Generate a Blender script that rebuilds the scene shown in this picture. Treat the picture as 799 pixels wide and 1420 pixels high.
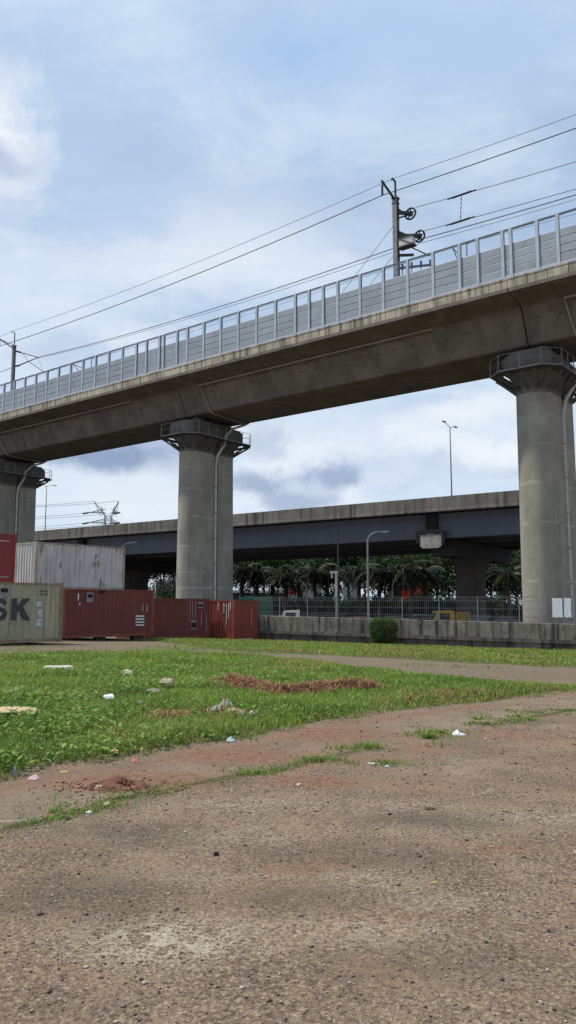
import bpy, math, random
import numpy as np
from mathutils import Vector

# ------------------------------------------------------------------ camera, sky, sun, exposure
scene = bpy.context.scene
for o in list(bpy.data.objects):
    bpy.data.objects.remove(o)
COL = scene.collection
FPX = 1070.0
PITCH = math.atan(128.0 / FPX)
CAMZ = 1.6
cam_data = bpy.data.cameras.new('camera')
cam_data.sensor_fit = 'VERTICAL'
cam_data.sensor_height = 36.0
cam_data.lens = 36.0 * FPX / 1420.0
cam_data.clip_start = 0.1
cam_data.clip_end = 6000
cam = bpy.data.objects.new('camera', cam_data)
COL.objects.link(cam)
cam.location = (0, 0, CAMZ)
cam.rotation_euler = (math.pi / 2 + PITCH, 0, 0)
scene.camera = cam

SUN_EL = math.radians(62)
SUN_DIR = Vector((-0.99, 0.06, 0)).normalized()          # horizontal direction towards the sun
sun_vec = Vector((SUN_DIR.x * math.cos(SUN_EL), SUN_DIR.y * math.cos(SUN_EL), math.sin(SUN_EL)))
sd = bpy.data.lights.new('sun', 'SUN')
sd.energy = 4.2
sd.angle = math.radians(2.0)
sd.color = (1.0, 0.94, 0.84)
sun = bpy.data.objects.new('sun', sd)
COL.objects.link(sun)
sun.rotation_euler = sun_vec.to_track_quat('Z', 'Y').to_euler()
sun.location = (-60, -50, 120)

scene.view_settings.view_transform = 'Standard'
scene.view_settings.look = 'None'
scene.view_settings.gamma = 1.0
scene.view_settings.use_curve_mapping = False
scene.view_settings.exposure = 0.0


class NT:
    """tiny helper round a node tree"""
    def __init__(self, tree):
        self.t = tree
        tree.nodes.clear()

    def n(self, kind, ins=None, **props):
        nd = self.t.nodes.new(kind)
        for k, v in props.items():
            setattr(nd, k, v)
        for k, v in (ins or {}).items():
            sock = nd.inputs[k]
            if hasattr(v, 'is_linked') or isinstance(v, bpy.types.NodeSocket):
                self.t.links.new(v, sock)
            else:
                sock.default_value = v
        return nd

    def link(self, a, b):
        self.t.links.new(a, b)

    def math(self, op, a, b=0.0, c=0.0, clamp=False):
        nd = self.n('ShaderNodeMath', {0: a, 1: b, 2: c}, operation=op)
        nd.use_clamp = clamp
        return nd.outputs[0]

    def mix(self, fac, a, b, blend='MIX'):
        nd = self.n('ShaderNodeMix', data_type='RGBA', blend_type=blend)
        for sock, v in ((nd.inputs['Factor'], fac), (nd.inputs[6], a), (nd.inputs[7], b)):
            if isinstance(v, bpy.types.NodeSocket):
                self.t.links.new(v, sock)
            else:
                sock.default_value = (*v, 1) if isinstance(v, tuple) and len(v) == 3 else v
        return nd.outputs[2]

    def ramp(self, fac, lo, hi, smooth=True):
        nd = self.n('ShaderNodeMapRange', {0: fac, 1: lo, 2: hi, 3: 0.0, 4: 1.0})
        nd.interpolation_type = 'SMOOTHSTEP' if smooth else 'LINEAR'
        nd.clamp = True
        return nd.outputs[0]

    def noise(self, vec, scale, detail=4.0, rough=0.55, dist=0.0):
        nd = self.n('ShaderNodeTexNoise', {'Scale': scale, 'Detail': detail, 'Roughness': rough, 'Distortion': dist})
        self.t.links.new(vec, nd.inputs['Vector'])
        return nd.outputs['Fac']

    def scalev(self, vec, s):
        nd = self.n('ShaderNodeVectorMath', operation='MULTIPLY')
        self.t.links.new(vec, nd.inputs[0])
        nd.inputs[1].default_value = s
        return nd.outputs[0]


def pix_dir(px, py):
    u = (px - 399.5) / FPX
    v = (710.0 - py) / FPX
    return Vector((u, math.cos(PITCH) - v * math.sin(PITCH), math.sin(PITCH) + v * math.cos(PITCH)))


def build_world():
    w = bpy.data.worlds.new('World')
    scene.world = w
    w.use_nodes = True
    T = NT(w.node_tree)
    sky = T.n('ShaderNodeTexSky', sky_type='NISHITA', sun_disc=False)
    sky.sun_elevation = SUN_EL
    sky.sun_rotation = math.atan2(SUN_DIR.x, SUN_DIR.y)
    sky.air_density = 1.0
    sky.dust_density = 1.2
    sky.ozone_density = 1.5
    base = T.mix(1.0, sky.outputs[0], (0.13, 0.13, 0.13), 'MULTIPLY')
    tc = T.n('ShaderNodeTexCoord')
    d = T.n('ShaderNodeVectorMath', {0: tc.outputs['Generated']}, operation='NORMALIZE').outputs[0]
    sep = T.n('ShaderNodeSeparateXYZ', {0: d})
    z = T.math('MAXIMUM', sep.outputs[2], 0.0)
    den = T.math('ADD', z, 0.22)
    cx = T.math('DIVIDE', sep.outputs[0], den)
    cy = T.math('DIVIDE', sep.outputs[1], den)
    pl = T.n('ShaderNodeCombineXYZ', {0: cx, 1: cy, 2: 0.3}).outputs[0]
    # thin high veil over nearly all of the sky
    veil = T.noise(T.scalev(pl, (0.9, 1.5, 1.0)), 1.1, 6.0, 0.52, 0.25)
    veil_f = T.ramp(veil, 0.30, 0.66)
    col = T.mix(T.math('MULTIPLY_ADD', veil_f, 0.36, 0.56), base, (0.54, 0.70, 0.91))
    # whiter brightness in the veil
    n2 = T.noise(T.scalev(pl, (1.0, 1.7, 1.0)), 2.6, 8.0, 0.62, 0.35)
    col = T.mix(T.math('MULTIPLY', T.ramp(n2, 0.42, 0.70), 0.55), col, (0.76, 0.86, 0.97))
    # paler towards the horizon
    hz = T.ramp(z, 0.50, 0.02)
    col = T.mix(T.math('MULTIPLY', hz, 0.55), col, (0.78, 0.87, 0.96))
    # low cumulus: white tops, grey-blue bases
    warp = T.n('ShaderNodeTexNoise', {'Scale': 8.0, 'Detail': 7.0, 'Roughness': 0.64, 'Vector': d})
    wv = T.n('ShaderNodeVectorMath', {0: warp.outputs['Color'], 1: (0.5, 0.5, 0.5)}, operation='SUBTRACT').outputs[0]
    wv = T.n('ShaderNodeVectorMath', {0: wv, 1: (0.17, 0.17, 0.085)}, operation='MULTIPLY').outputs[0]
    dw = T.n('ShaderNodeVectorMath', {0: d, 1: wv}, operation='ADD').outputs[0]
    low = T.noise(T.scalev(dw, (2.0, 2.0, 5.5)), 2.1, 6.0, 0.58)
    band = T.math('MULTIPLY', T.ramp(z, 0.52, 0.25), T.ramp(z, -0.02, 0.06))
    col = T.mix(T.math('MULTIPLY', T.math('MULTIPLY', T.ramp(low, 0.50, 0.64), band), 0.75), col, (0.86, 0.91, 0.98))
    low2 = T.noise(T.scalev(dw, (2.2, 2.2, 7.0)), 1.9, 5.0, 0.55)
    band2 = T.math('MULTIPLY', T.ramp(z, 0.40, 0.22), T.ramp(z, -0.02, 0.05))
    col = T.mix(T.math('MULTIPLY', T.math('MULTIPLY', T.ramp(low2, 0.55, 0.70), band2), 0.45), col, (0.42, 0.52, 0.72))

    def cloud(px, py, rx, ry, colour, k, soft=0.55):
        """one cloud standing where the photograph shows it"""
        nonlocal col
        c = pix_dir(px, py).normalized()
        rt = Vector((c.y, -c.x, 0)).normalized()
        up = rt.cross(c).normalized()
        a = T.n('ShaderNodeVectorMath', {0: dw, 1: rt * (FPX / rx)}, operation='DOT_PRODUCT').outputs['Value']
        b0 = T.n('ShaderNodeVectorMath', {0: dw, 1: up * (FPX / ry)}, operation='DOT_PRODUCT').outputs['Value']
        fwd = T.n('ShaderNodeVectorMath', {0: d, 1: c}, operation='DOT_PRODUCT').outputs['Value']
        r2 = T.math('ADD', T.math('MULTIPLY', a, a), T.math('MULTIPLY', b0, b0))
        r = T.math('SQRT', r2)
        fac = T.math('MULTIPLY', T.ramp(r, 1.0 + soft, 1.0 - soft), T.ramp(fwd, 0.5, 0.7))
        col = T.mix(T.math('MULTIPLY', fac, k), col, colour)
    cloud(330, 330, 150, 60, (0.84, 0.91, 0.98), 0.45, 0.9)
    cloud(8, 185, 48, 74, (0.94, 0.96, 0.99), 0.85, 0.6)
    cloud(60, 430, 120, 60, (0.86, 0.92, 0.98), 0.40, 0.9)
    cloud(4, 222, 38, 22, (0.42, 0.53, 0.74), 0.75, 0.7)
    cloud(0, 176, 16, 11, (0.42, 0.53, 0.74), 0.60, 0.7)
    cloud(560, 60, 190, 50, (0.40, 0.57, 0.86), 0.45, 0.9)
    cloud(420, 90, 60, 26, (0.38, 0.55, 0.85), 0.45, 0.9)
    cloud(200, 690, 190, 40, (0.84, 0.90, 0.97), 0.6, 0.8)
    cloud(152, 632, 108, 26, (0.27, 0.35, 0.54), 0.92, 0.6)
    cloud(250, 600, 60, 14, (0.36, 0.45, 0.64), 0.6, 0.7)
    cloud(520, 610, 160, 40, (0.86, 0.91, 0.98), 0.5, 0.8)
    cloud(352, 668, 44, 18, (0.32, 0.40, 0.58), 0.80, 0.6)
    cloud(455, 660, 38, 15, (0.30, 0.38, 0.57), 0.85, 0.6)
    cloud(405, 690, 40, 14, (0.34, 0.43, 0.61), 0.75, 0.65)
    cloud(378, 608, 26, 22, (0.42, 0.51, 0.70), 0.55, 0.8)
    cloud(650, 566, 80, 18, (0.92, 0.95, 0.99), 0.65, 0.7)
    cloud(700, 625, 50, 15, (0.90, 0.94, 0.99), 0.70, 0.7)
    cloud(560, 650, 110, 20, (0.50, 0.61, 0.81), 0.40, 0.8)
    cloud(300, 360, 120, 36, (0.88, 0.92, 0.98), 0.45, 0.8)
    cloud(95, 480, 46, 18, (0.44, 0.54, 0.74), 0.50, 0.75)
    cloud(150, 300, 60, 26, (0.48, 0.62, 0.85), 0.40, 0.8)
    bg = T.n('ShaderNodeBackground', {'Strength': 1.0})
    T.link(col, bg.inputs['Color'])
    out = T.n('ShaderNodeOutputWorld')
    T.link(bg.outputs[0], out.inputs[0])


build_world()

# ------------------------------------------------------------------ helpers
random.seed(7)
RNG = np.random.default_rng(11)
ORG = {}


class MB:
    """collects faces in world coordinates; build() links them as one mesh object"""
    def __init__(self):
        self.v = []
        self.f = []

    def add(self, vs, fs):
        k = len(self.v)
        self.v += [tuple(p) for p in vs]
        self.f += [tuple(k + i for i in q) for q in fs]
        return self

    def hexa(self, c):
        return self.add(c, [(0, 3, 2, 1), (4, 5, 6, 7), (0, 1, 5, 4), (1, 2, 6, 5), (2, 3, 7, 6), (3, 0, 4, 7)])

    def box(self, o, ex, ey, ez, sx, sy, sz):
        """box from corner o along ex, ey, ez with sizes"""
        o, ex, ey, ez = Vector(o), Vector(ex) * sx, Vector(ey) * sy, Vector(ez) * sz
        return self.hexa([o, o + ex, o + ex + ey, o + ey, o + ez, o + ex + ez, o + ex + ey + ez, o + ey + ez])

    def cbox(self, c, ex, ey, ez, sx, sy, sz):
        c, a, b, d = Vector(c), Vector(ex) * sx, Vector(ey) * sy, Vector(ez) * sz
        return self.box(c - a / 2 - b / 2 - d / 2, ex, ey, ez, sx, sy, sz)

    def bar(self, a, b, w, h=None):
        """rectangular bar from a to b"""
        a, b = Vector(a), Vector(b)
        h = h or w
        d = (b - a)
        L = d.length
        if L < 1e-6:
            return self
        d /= L
        s = d.cross(Vector((0, 0, 1)))
        if s.length < 1e-3:
            s = Vector((1, 0, 0))
        s.normalize()
        u = s.cross(d)
        return self.box(a - s * w / 2 - u * h / 2, s, d, u, w, L, h)

    def tube(self, pts, r, n=8, cap=True, r2=None):
        pts = [Vector(p) for p in pts]
        rings = []
        prev = None
        for i, p in enumerate(pts):
            d = (pts[min(i + 1, len(pts) - 1)] - pts[max(i - 1, 0)]).normalized()
            if prev is None:
                s = d.cross(Vector((0, 0, 1)))
                if s.length < 1e-3:
                    s = Vector((1, 0, 0))
            else:
                s = prev - d * prev.dot(d)
            s.normalize()
            prev = s
            u = s.cross(d)
            rr = r if r2 is None else r + (r2 - r) * i / (len(pts) - 1)
            rings.append([p + s * rr * math.cos(2 * math.pi * k / n) + u * rr * math.sin(2 * math.pi * k / n) for k in range(n)])
        vs = [q for ring in rings for q in ring]
        fs = []
        for i in range(len(pts) - 1):
            for k in range(n):
                a, b = i * n + k, i * n + (k + 1) % n
                fs.append((a, b, b + n, a + n))
        if cap:
            fs.append(tuple(range(n - 1, -1, -1)))
            fs.append(tuple((len(pts) - 1) * n + k for k in range(n)))
        return self.add(vs, fs)

    def loft(self, rings, cap=True):
        n = len(rings[0])
        vs = [q for ring in rings for q in ring]
        fs = []
        for i in range(len(rings) - 1):
            for k in range(n):
                a, b = i * n + k, i * n + (k + 1) % n
                fs.append((a, b, b + n, a + n))
        if cap:
            fs.append(tuple(range(n - 1, -1, -1)))
            fs.append(tuple((len(rings) - 1) * n + k for k in range(n)))
        return self.add(vs, fs)

    def build(self, name, mat, parent=None, smooth=False, origin=None):
        org = origin if origin is not None else (ORG[parent.name] if parent else Vector((0, 0, 0)))
        org = Vector(org)
        me = bpy.data.meshes.new(name)
        me.from_pydata([(x - org.x, y - org.y, z - org.z) for x, y, z in self.v], [], self.f)
        me.materials.append(mat)
        if smooth:
            me.polygons.foreach_set('use_smooth', [True] * len(me.polygons))
            try:
                me.set_sharp_from_angle(angle=math.radians(22))
            except Exception:
                pass
        me.update()
        o = bpy.data.objects.new(name, me)
        COL.objects.link(o)
        ORG[o.name] = org.copy()
        if parent:
            o.parent = parent
        else:
            o.location = org
        return o


def thing(name, label, cat, loc, group=None):
    o = bpy.data.objects.new(name, None)
    o.empty_display_size = 0.3
    COL.objects.link(o)
    o.location = loc
    ORG[o.name] = Vector(loc)
    tag(o, label, cat, group)
    return o


def tag(o, label=None, cat=None, group=None, kind=None):
    if label:
        o['label'] = label
    if cat:
        o['category'] = cat
    if group:
        o['group'] = group
    if kind:
        o['kind'] = kind
    return o


def np_mesh(name, verts, faces, mat, attrs=None, smooth=False):
    """verts (n,3), faces (m,k) numpy"""
    me = bpy.data.meshes.new(name)
    n, (m, k) = len(verts), faces.shape
    me.vertices.add(n)
    me.vertices.foreach_set('co', np.ascontiguousarray(verts, dtype=np.float32).ravel())
    me.loops.add(m * k)
    me.loops.foreach_set('vertex_index', np.ascontiguousarray(faces, dtype=np.int32).ravel())
    me.polygons.add(m)
    me.polygons.foreach_set('loop_start', np.arange(0, m * k, k, dtype=np.int32))
    me.polygons.foreach_set('loop_total', np.full(m, k, dtype=np.int32))
    if smooth:
        me.polygons.foreach_set('use_smooth', np.ones(m, dtype=bool))
    me.update(calc_edges=True)
    for an, av in (attrs or {}).items():
        a = me.attributes.new(an, 'FLOAT', 'POINT')
        a.data.foreach_set('value', np.ascontiguousarray(av, dtype=np.float32))
    me.materials.append(mat)
    o = bpy.data.objects.new(name, me)
    COL.objects.link(o)
    return o


# ---- terrain and un-projection
def ground_np(x, y):
    t = -(0.496 - 0.0275 * x - 0.0266 * y)
    k = 0.10
    g = -k * np.log1p(np.exp(np.clip(t / k, -40, 40)))
    return np.maximum(g, -1.30)


def gz(x, y):
    return float(ground_np(np.array([x], float), np.array([y], float))[0])


def at_y(px, py, Y):
    r = pix_dir(px, py)
    return Vector((0, 0, CAMZ)) + r * (Y / r.y)


def on_ground(px, py):
    r = pix_dir(px, py)
    lo, hi = 0.5, 400.0
    for _ in range(60):
        m = (lo + hi) / 2
        p = Vector((0, 0, CAMZ)) + r * m
        if p.z > gz(p.x, p.y):
            lo = m
        else:
            hi = m
    p = Vector((0, 0, CAMZ)) + r * lo
    return Vector((p.x, p.y, gz(p.x, p.y)))


Z = Vector((0, 0, 1))
TH = math.radians(52.2)
VD = Vector((-math.sin(TH), math.cos(TH), 0))       # along the railway viaduct, away to the left
VN = Vector((math.cos(TH), math.sin(TH), 0))        # across it, away from the camera
VP0 = Vector((-11.6, 68.02, 20.12 + CAMZ))          # near lower edge of the deck at the middle pier
SPAN = 32.7


def vp(s, o, z):
    return VP0 + VD * s + VN * o + Z * z


def vhit(px, py, o):
    r = pix_dir(px, py)
    c = Vector((0, 0, CAMZ))
    t = (vp(0, o, 0) - c).dot(VN) / r.dot(VN)
    P = c + r * t
    return (P - VP0).dot(VD), P.z - VP0.z


# ------------------------------------------------------------------ materials
def new_mat(name):
    m = bpy.data.materials.new(name)
    m.use_nodes = True
    T = NT(m.node_tree)
    out = T.n('ShaderNodeOutputMaterial')
    b = T.n('ShaderNodeBsdfPrincipled')
    T.link(b.outputs[0], out.inputs[0])
    return m, T, b, out


def obj_rand(T):
    return T.n('ShaderNodeObjectInfo').outputs['Random']


def surf(name, col, rough=0.7, var=0.25, scale=1.5, streak=0.0, streak_col=(0.03, 0.028, 0.025), streak_scale=3.0,
         bump=0.15, bump_scale=25.0, metal=0.0, rust=0.0, rust_scale=1.6, objvar=0.0, spec=0.4,
         rust_col=(0.16, 0.055, 0.02), light=0.0, light_col=(0.6, 0.58, 0.53), world=True):
    m, T, b, out = new_mat(name)
    if world:
        v = T.n('ShaderNodeNewGeometry').outputs['Position']
    else:
        v = T.n('ShaderNodeTexCoord').outputs['Object']
    n1 = T.noise(v, scale, 6.0, 0.6)
    dark = tuple(c * (1 - var) for c in col)
    lite = tuple(min(1, c * (1 + var)) for c in col)
    c = T.mix(T.ramp(n1, 0.3, 0.7), dark, lite)
    fine = T.noise(v, scale * 11, 4.0, 0.65)
    c = T.mix(T.math('MULTIPLY', T.ramp(fine, 0.35, 0.75), var * 0.9), c, tuple(x * 0.55 for x in col))
    if light:
        n4 = T.noise(v, scale * 0.8, 7.0, 0.65, 0.4)
        c = T.mix(T.math('MULTIPLY', T.ramp(n4, 0.52, 0.70), light), c, light_col)
    if streak:
        sv = T.scalev(v, (streak_scale, streak_scale, streak_scale * 0.06))
        n2 = T.noise(sv, 1.0, 5.0, 0.6)
        n3 = T.noise(v, 0.35, 3.0)
        f = T.math('MULTIPLY', T.ramp(n2, 0.44, 0.66), T.ramp(n3, 0.28, 0.55))
        c = T.mix(T.math('MULTIPLY', f, streak), c, streak_col)
    rf = None
    if rust:
        n5 = T.noise(T.scalev(v, (1, 1, 0.45)), rust_scale, 8.0, 0.68, 0.3)
        rf = T.math('MULTIPLY', T.ramp(n5, 0.57, 0.66), rust, clamp=True)
        c = T.mix(rf, c, rust_col)
    if objvar:
        r = obj_rand(T)
        k = T.math('MULTIPLY_ADD', r, 2 * objvar, 1 - objvar)
        cc = T.n('ShaderNodeCombineColor', {0: k, 1: k, 2: k}).outputs[0]
        c = T.mix(1.0, c, cc, 'MULTIPLY')
    T.link(c, b.inputs['Base Color'])
    b.inputs['Metallic'].default_value = metal
    b.inputs['Specular IOR Level'].default_value = spec
    rr = T.math('MULTIPLY_ADD', n1, 0.3, rough - 0.15, clamp=True)
    T.link(rr, b.inputs['Roughness'])
    if bump:
        bn = T.noise(v, bump_scale, 5.0, 0.6)
        bp = T.n('ShaderNodeBump', {'Strength': bump, 'Distance': 0.02, 'Height': bn})
        T.link(bp.outputs[0], b.inputs['Normal'])
    return m


M = {}
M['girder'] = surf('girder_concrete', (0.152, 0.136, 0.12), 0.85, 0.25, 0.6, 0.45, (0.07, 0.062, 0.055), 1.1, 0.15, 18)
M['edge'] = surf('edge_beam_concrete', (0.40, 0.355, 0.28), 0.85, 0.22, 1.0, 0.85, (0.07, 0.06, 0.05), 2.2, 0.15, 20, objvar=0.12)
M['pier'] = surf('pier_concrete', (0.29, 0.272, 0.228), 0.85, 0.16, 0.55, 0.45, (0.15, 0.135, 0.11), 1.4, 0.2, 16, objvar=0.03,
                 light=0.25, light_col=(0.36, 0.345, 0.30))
def pier_bands(m):
    """pale laitance lines where one lift of concrete was poured on the next"""
    T = NT.__new__(NT)
    T.t = m.node_tree
    b = next(n for n in T.t.nodes if n.type == 'BSDF_PRINCIPLED')
    src = b.inputs['Base Color'].links[0].from_socket
    v = T.n('ShaderNodeNewGeometry').outputs['Position']
    z = T.n('ShaderNodeSeparateXYZ', {0: v}).outputs[2]
    wob = T.math('MULTIPLY_ADD', T.noise(v, 1.2, 4.0), 0.24, -0.12)
    z = T.math('ADD', z, wob)
    f = None
    for h, w in ((1.9, 0.10), (3.1, 0.16), (4.5, 0.08), (6.9, 0.12), (9.6, 0.16), (12.2, 0.12), (14.2, 0.08)):
        d = T.math('ABSOLUTE', T.math('SUBTRACT', z, h))
        g = T.ramp(d, w, w * 0.3)
        f = g if f is None else T.math('MAXIMUM', f, g)
    f = T.math('MULTIPLY', f, T.ramp(T.noise(v, 0.7, 4.0), 0.42, 0.60))
    c = T.mix(T.math('MULTIPLY', f, 0.55), src, (0.42, 0.405, 0.36))
    # broad darker stains
    g2 = T.ramp(T.noise(T.scalev(v, (1, 1, 0.5)), 0.5, 6.0, 0.62), 0.52, 0.70)
    c = T.mix(T.math('MULTIPLY', g2, 0.35), c, (0.16, 0.145, 0.12))
    T.link(c, b.inputs['Base Color'])


pier_bands(M['pier'])
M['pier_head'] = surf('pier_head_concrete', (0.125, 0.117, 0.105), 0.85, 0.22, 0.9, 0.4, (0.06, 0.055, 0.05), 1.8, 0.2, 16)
M['pipe'] = surf('drain_pipe_plastic', (0.50, 0.49, 0.455), 0.5, 0.12, 2.0, 0, bump=0)
M['pipe_dark'] = surf('deck_pipe_plastic', (0.27, 0.25, 0.225), 0.6, 0.15, 2.0, 0, bump=0)
M['dark_steel'] = surf('dark_galvanised_steel', (0.10, 0.10, 0.10), 0.6, 0.25, 4.0, 0, bump=0.05, metal=0.2)
M['black_steel'] = surf('black_painted_steel', (0.03, 0.03, 0.032), 0.6, 0.25, 4.0, 0, bump=0)
M['galv'] = surf('galvanised_steel', (0.33, 0.35, 0.37), 0.5, 0.15, 3.0, 0, bump=0.03, metal=0.35)
M['mast'] = surf('mast_galvanised', (0.18, 0.185, 0.195), 0.6, 0.2, 3.0, 0, bump=0.03, metal=0.1)
M['post'] = surf('barrier_post_paint', (0.40, 0.45, 0.52), 0.5, 0.08, 2.0, 0.15, (0.2, 0.2, 0.22), 4, 0.02)
M['panel'] = surf('barrier_panel_paint', (0.27, 0.305, 0.35), 0.55, 0.08, 1.2, 0.2, (0.17, 0.18, 0.2), 2.5, 0.03, objvar=0.07)
M['rail_dark'] = surf('rail_dark_grey', (0.12, 0.135, 0.155), 0.5, 0.1, 3, 0, bump=0)
M['wire'] = surf('wire_dark', (0.05, 0.05, 0.055), 0.6, 0.1, 3, 0, bump=0)
M['wire_pale'] = surf('wire_pale', (0.24, 0.26, 0.30), 0.6, 0.1, 3, 0, bump=0)
M['insul'] = surf('insulator_dark', (0.03, 0.028, 0.028), 0.85, 0.1, 6, 0, bump=0)
M['box_pale'] = surf('equipment_box', (0.5, 0.5, 0.48), 0.5, 0.1, 4, 0, bump=0)
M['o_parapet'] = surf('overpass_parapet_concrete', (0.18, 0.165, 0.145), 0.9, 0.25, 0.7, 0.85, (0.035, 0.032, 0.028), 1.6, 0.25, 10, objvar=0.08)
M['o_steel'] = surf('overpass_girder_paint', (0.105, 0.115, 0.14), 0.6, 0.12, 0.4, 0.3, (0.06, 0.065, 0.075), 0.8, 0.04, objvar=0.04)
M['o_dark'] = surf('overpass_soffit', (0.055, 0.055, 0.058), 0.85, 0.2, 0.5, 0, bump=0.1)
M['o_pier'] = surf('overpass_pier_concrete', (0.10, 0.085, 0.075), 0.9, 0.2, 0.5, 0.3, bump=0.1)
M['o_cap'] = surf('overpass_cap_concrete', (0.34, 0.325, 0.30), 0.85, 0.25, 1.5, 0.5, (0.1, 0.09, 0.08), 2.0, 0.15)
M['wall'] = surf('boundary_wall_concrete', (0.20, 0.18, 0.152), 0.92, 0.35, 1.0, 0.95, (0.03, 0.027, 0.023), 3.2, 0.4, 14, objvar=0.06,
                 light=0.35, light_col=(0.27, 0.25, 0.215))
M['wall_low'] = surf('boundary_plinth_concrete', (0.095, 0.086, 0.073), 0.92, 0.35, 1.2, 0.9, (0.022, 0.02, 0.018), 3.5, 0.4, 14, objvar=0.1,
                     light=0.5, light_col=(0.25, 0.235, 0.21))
M['patch'] = surf('lime_patch', (0.36, 0.34, 0.30), 0.9, 0.2, 6, 0, bump=0.1)
M['brick'] = surf('old_brick', (0.38, 0.22, 0.18), 0.9, 0.25, 5, 0, bump=0.3)
M['rubble'] = surf('rubble_stone', (0.35, 0.29, 0.22), 0.95, 0.3, 6, 0, bump=0.4, objvar=0.3)
M['palestone'] = surf('pale_stone', (0.48, 0.44, 0.36), 0.95, 0.25, 7, 0, bump=0.4)
M['darkstone'] = surf('dark_stone', (0.035, 0.03, 0.027), 0.95, 0.3, 20, 0, bump=0.3)
M['card'] = surf('cardboard', (0.46, 0.36, 0.20), 0.9, 0.2, 5, 0, bump=0.2)
M['white'] = surf('white_plastic', (0.75, 0.76, 0.77), 0.5, 0.08, 9, 0, bump=0.25, bump_scale=40)
M['pink'] = surf('pinkish_plastic', (0.70, 0.50, 0.49), 0.5, 0.2, 9, 0, bump=0.25)
M['bluewhite'] = surf('pale_blue_plastic', (0.42, 0.56, 0.62), 0.5, 0.2, 9, 0, bump=0.25)
M['yellowpack'] = surf('faded_yellow_packet', (0.42, 0.32, 0.11), 0.6, 0.25, 9, 0, bump=0.2)
M['redpack'] = surf('faded_red_packet', (0.45, 0.17, 0.15), 0.6, 0.35, 30, 0, bump=0.2)
M['greyfab'] = surf('grey_fabric', (0.30, 0.29, 0.28), 0.9, 0.3, 9, 0, bump=0.4)
M['soil'] = surf('red_soil', (0.15, 0.068, 0.045), 0.98, 0.35, 6, 0, bump=0.8, bump_scale=30)
M['board'] = surf('grey_board', (0.42, 0.45, 0.44), 0.8, 0.2, 3, 0, bump=0.1)

# paints of the containers; fine vertical streaks mix grime with painted fold shading
M['beige'] = surf('beige_container_paint', (0.33, 0.32, 0.22), 0.6, 0.14, 0.8, 0.6, (0.16, 0.115, 0.065), 8.0, 0.05, rust=0.9, rust_scale=1.3)
M['beige_rust'] = surf('beige_rusty_rail', (0.25, 0.19, 0.12), 0.7, 0.25, 2.0, 0.5, (0.10, 0.05, 0.025), 4.0, 0.1, rust=1.0, rust_scale=2.2)
M['red'] = surf('red_container_paint', (0.155, 0.033, 0.028), 0.6, 0.16, 0.7, 0.5, (0.085, 0.024, 0.02), 9.0, 0.04, rust=0.35, rust_scale=1.0)
M['red_rail'] = surf('red_container_rail', (0.20, 0.050, 0.032), 0.6, 0.2, 1.5, 0.3, (0.09, 0.03, 0.02), 4.0, 0.05, rust=0.6, rust_scale=2.0)
M['red_bright'] = surf('orange_red_container_paint', (0.235, 0.045, 0.028), 0.6, 0.18, 0.8, 0.5, (0.08, 0.022, 0.015), 9.0, 0.05, rust=0.5, rust_scale=1.3)
M['red_deep'] = surf('deep_red_container_paint', (0.22, 0.024, 0.026), 0.55, 0.10, 0.6, 0.2, (0.13, 0.02, 0.02), 3.0, 0.03)
M['whitec'] = surf('white_container_paint', (0.52, 0.51, 0.49), 0.6, 0.10, 0.8, 0.6, (0.24, 0.215, 0.19), 8.0, 0.05, rust=0.8, rust_scale=1.5, rust_col=(0.15, 0.09, 0.06))
M['white_rail'] = surf('white_rusty_rail', (0.36, 0.31, 0.26), 0.7, 0.2, 1.5, 0.5, (0.15, 0.09, 0.06), 4.0, 0.06, rust=0.9, rust_scale=2.4)
M['letter'] = surf('letter_black', (0.035, 0.04, 0.05), 0.6, 0.2, 3, 0, bump=0)
M['vent'] = surf('vent_grey', (0.22, 0.22, 0.23), 0.6, 0.2, 5, 0, bump=0)
M['hole'] = surf('vent_opening_black', (0.012, 0.012, 0.012), 0.9, 0.1, 5, 0, bump=0)
M['decal'] = surf('worn_white_decal', (0.60, 0.60, 0.60), 0.7, 0.3, 8, 0, bump=0)
M['bluegrey'] = surf('pale_blue_grey_decal', (0.42, 0.46, 0.52), 0.7, 0.35, 5, 0, bump=0)
M['trunk'] = surf('palm_trunk_bark', (0.075, 0.062, 0.05), 0.95, 0.35, 3, 0, bump=0.5)
M['pale_wall'] = surf('pale_painted_wall', (0.62, 0.64, 0.66), 0.8, 0.08, 0.5, 0.2, (0.4, 0.4, 0.4), 1, 0.02)
M['red_panel'] = surf('red_fascia_panel', (0.55, 0.02, 0.022), 0.5, 0.1, 0.5, 0, bump=0)
M['roof_grey'] = surf('grey_metal_roof', (0.30, 0.31, 0.32), 0.6, 0.15, 0.8, 0.2, bump=0.03)
M['green_tarp'] = surf('green_tarpaulin', (0.025, 0.085, 0.055), 0.7, 0.2, 2.0, 0, bump=0.2, bump_scale=5)
M['yellow'] = surf('yellow_machine_paint', (0.42, 0.25, 0.02), 0.6, 0.2, 3.0, 0, bump=0)
M['tyre'] = surf('tyre_rubber', (0.02, 0.02, 0.02), 0.9, 0.1, 9, 0, bump=0)
M['rim'] = surf('wheel_rim', (0.4, 0.4, 0.41), 0.4, 0.1, 9, 0, bump=0, metal=0.5)
for nm, c in (('car_white', (0.72, 0.72, 0.72)), ('car_dark', (0.03, 0.032, 0.04)), ('car_blue', (0.03, 0.045, 0.10)), ('car_red', (0.30, 0.05, 0.05)), ('car_silver', (0.35, 0.36, 0.37))):
    M[nm] = surf(nm + '_paint', c, 0.3, 0.05, 2, 0, bump=0, spec=0.5)


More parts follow.
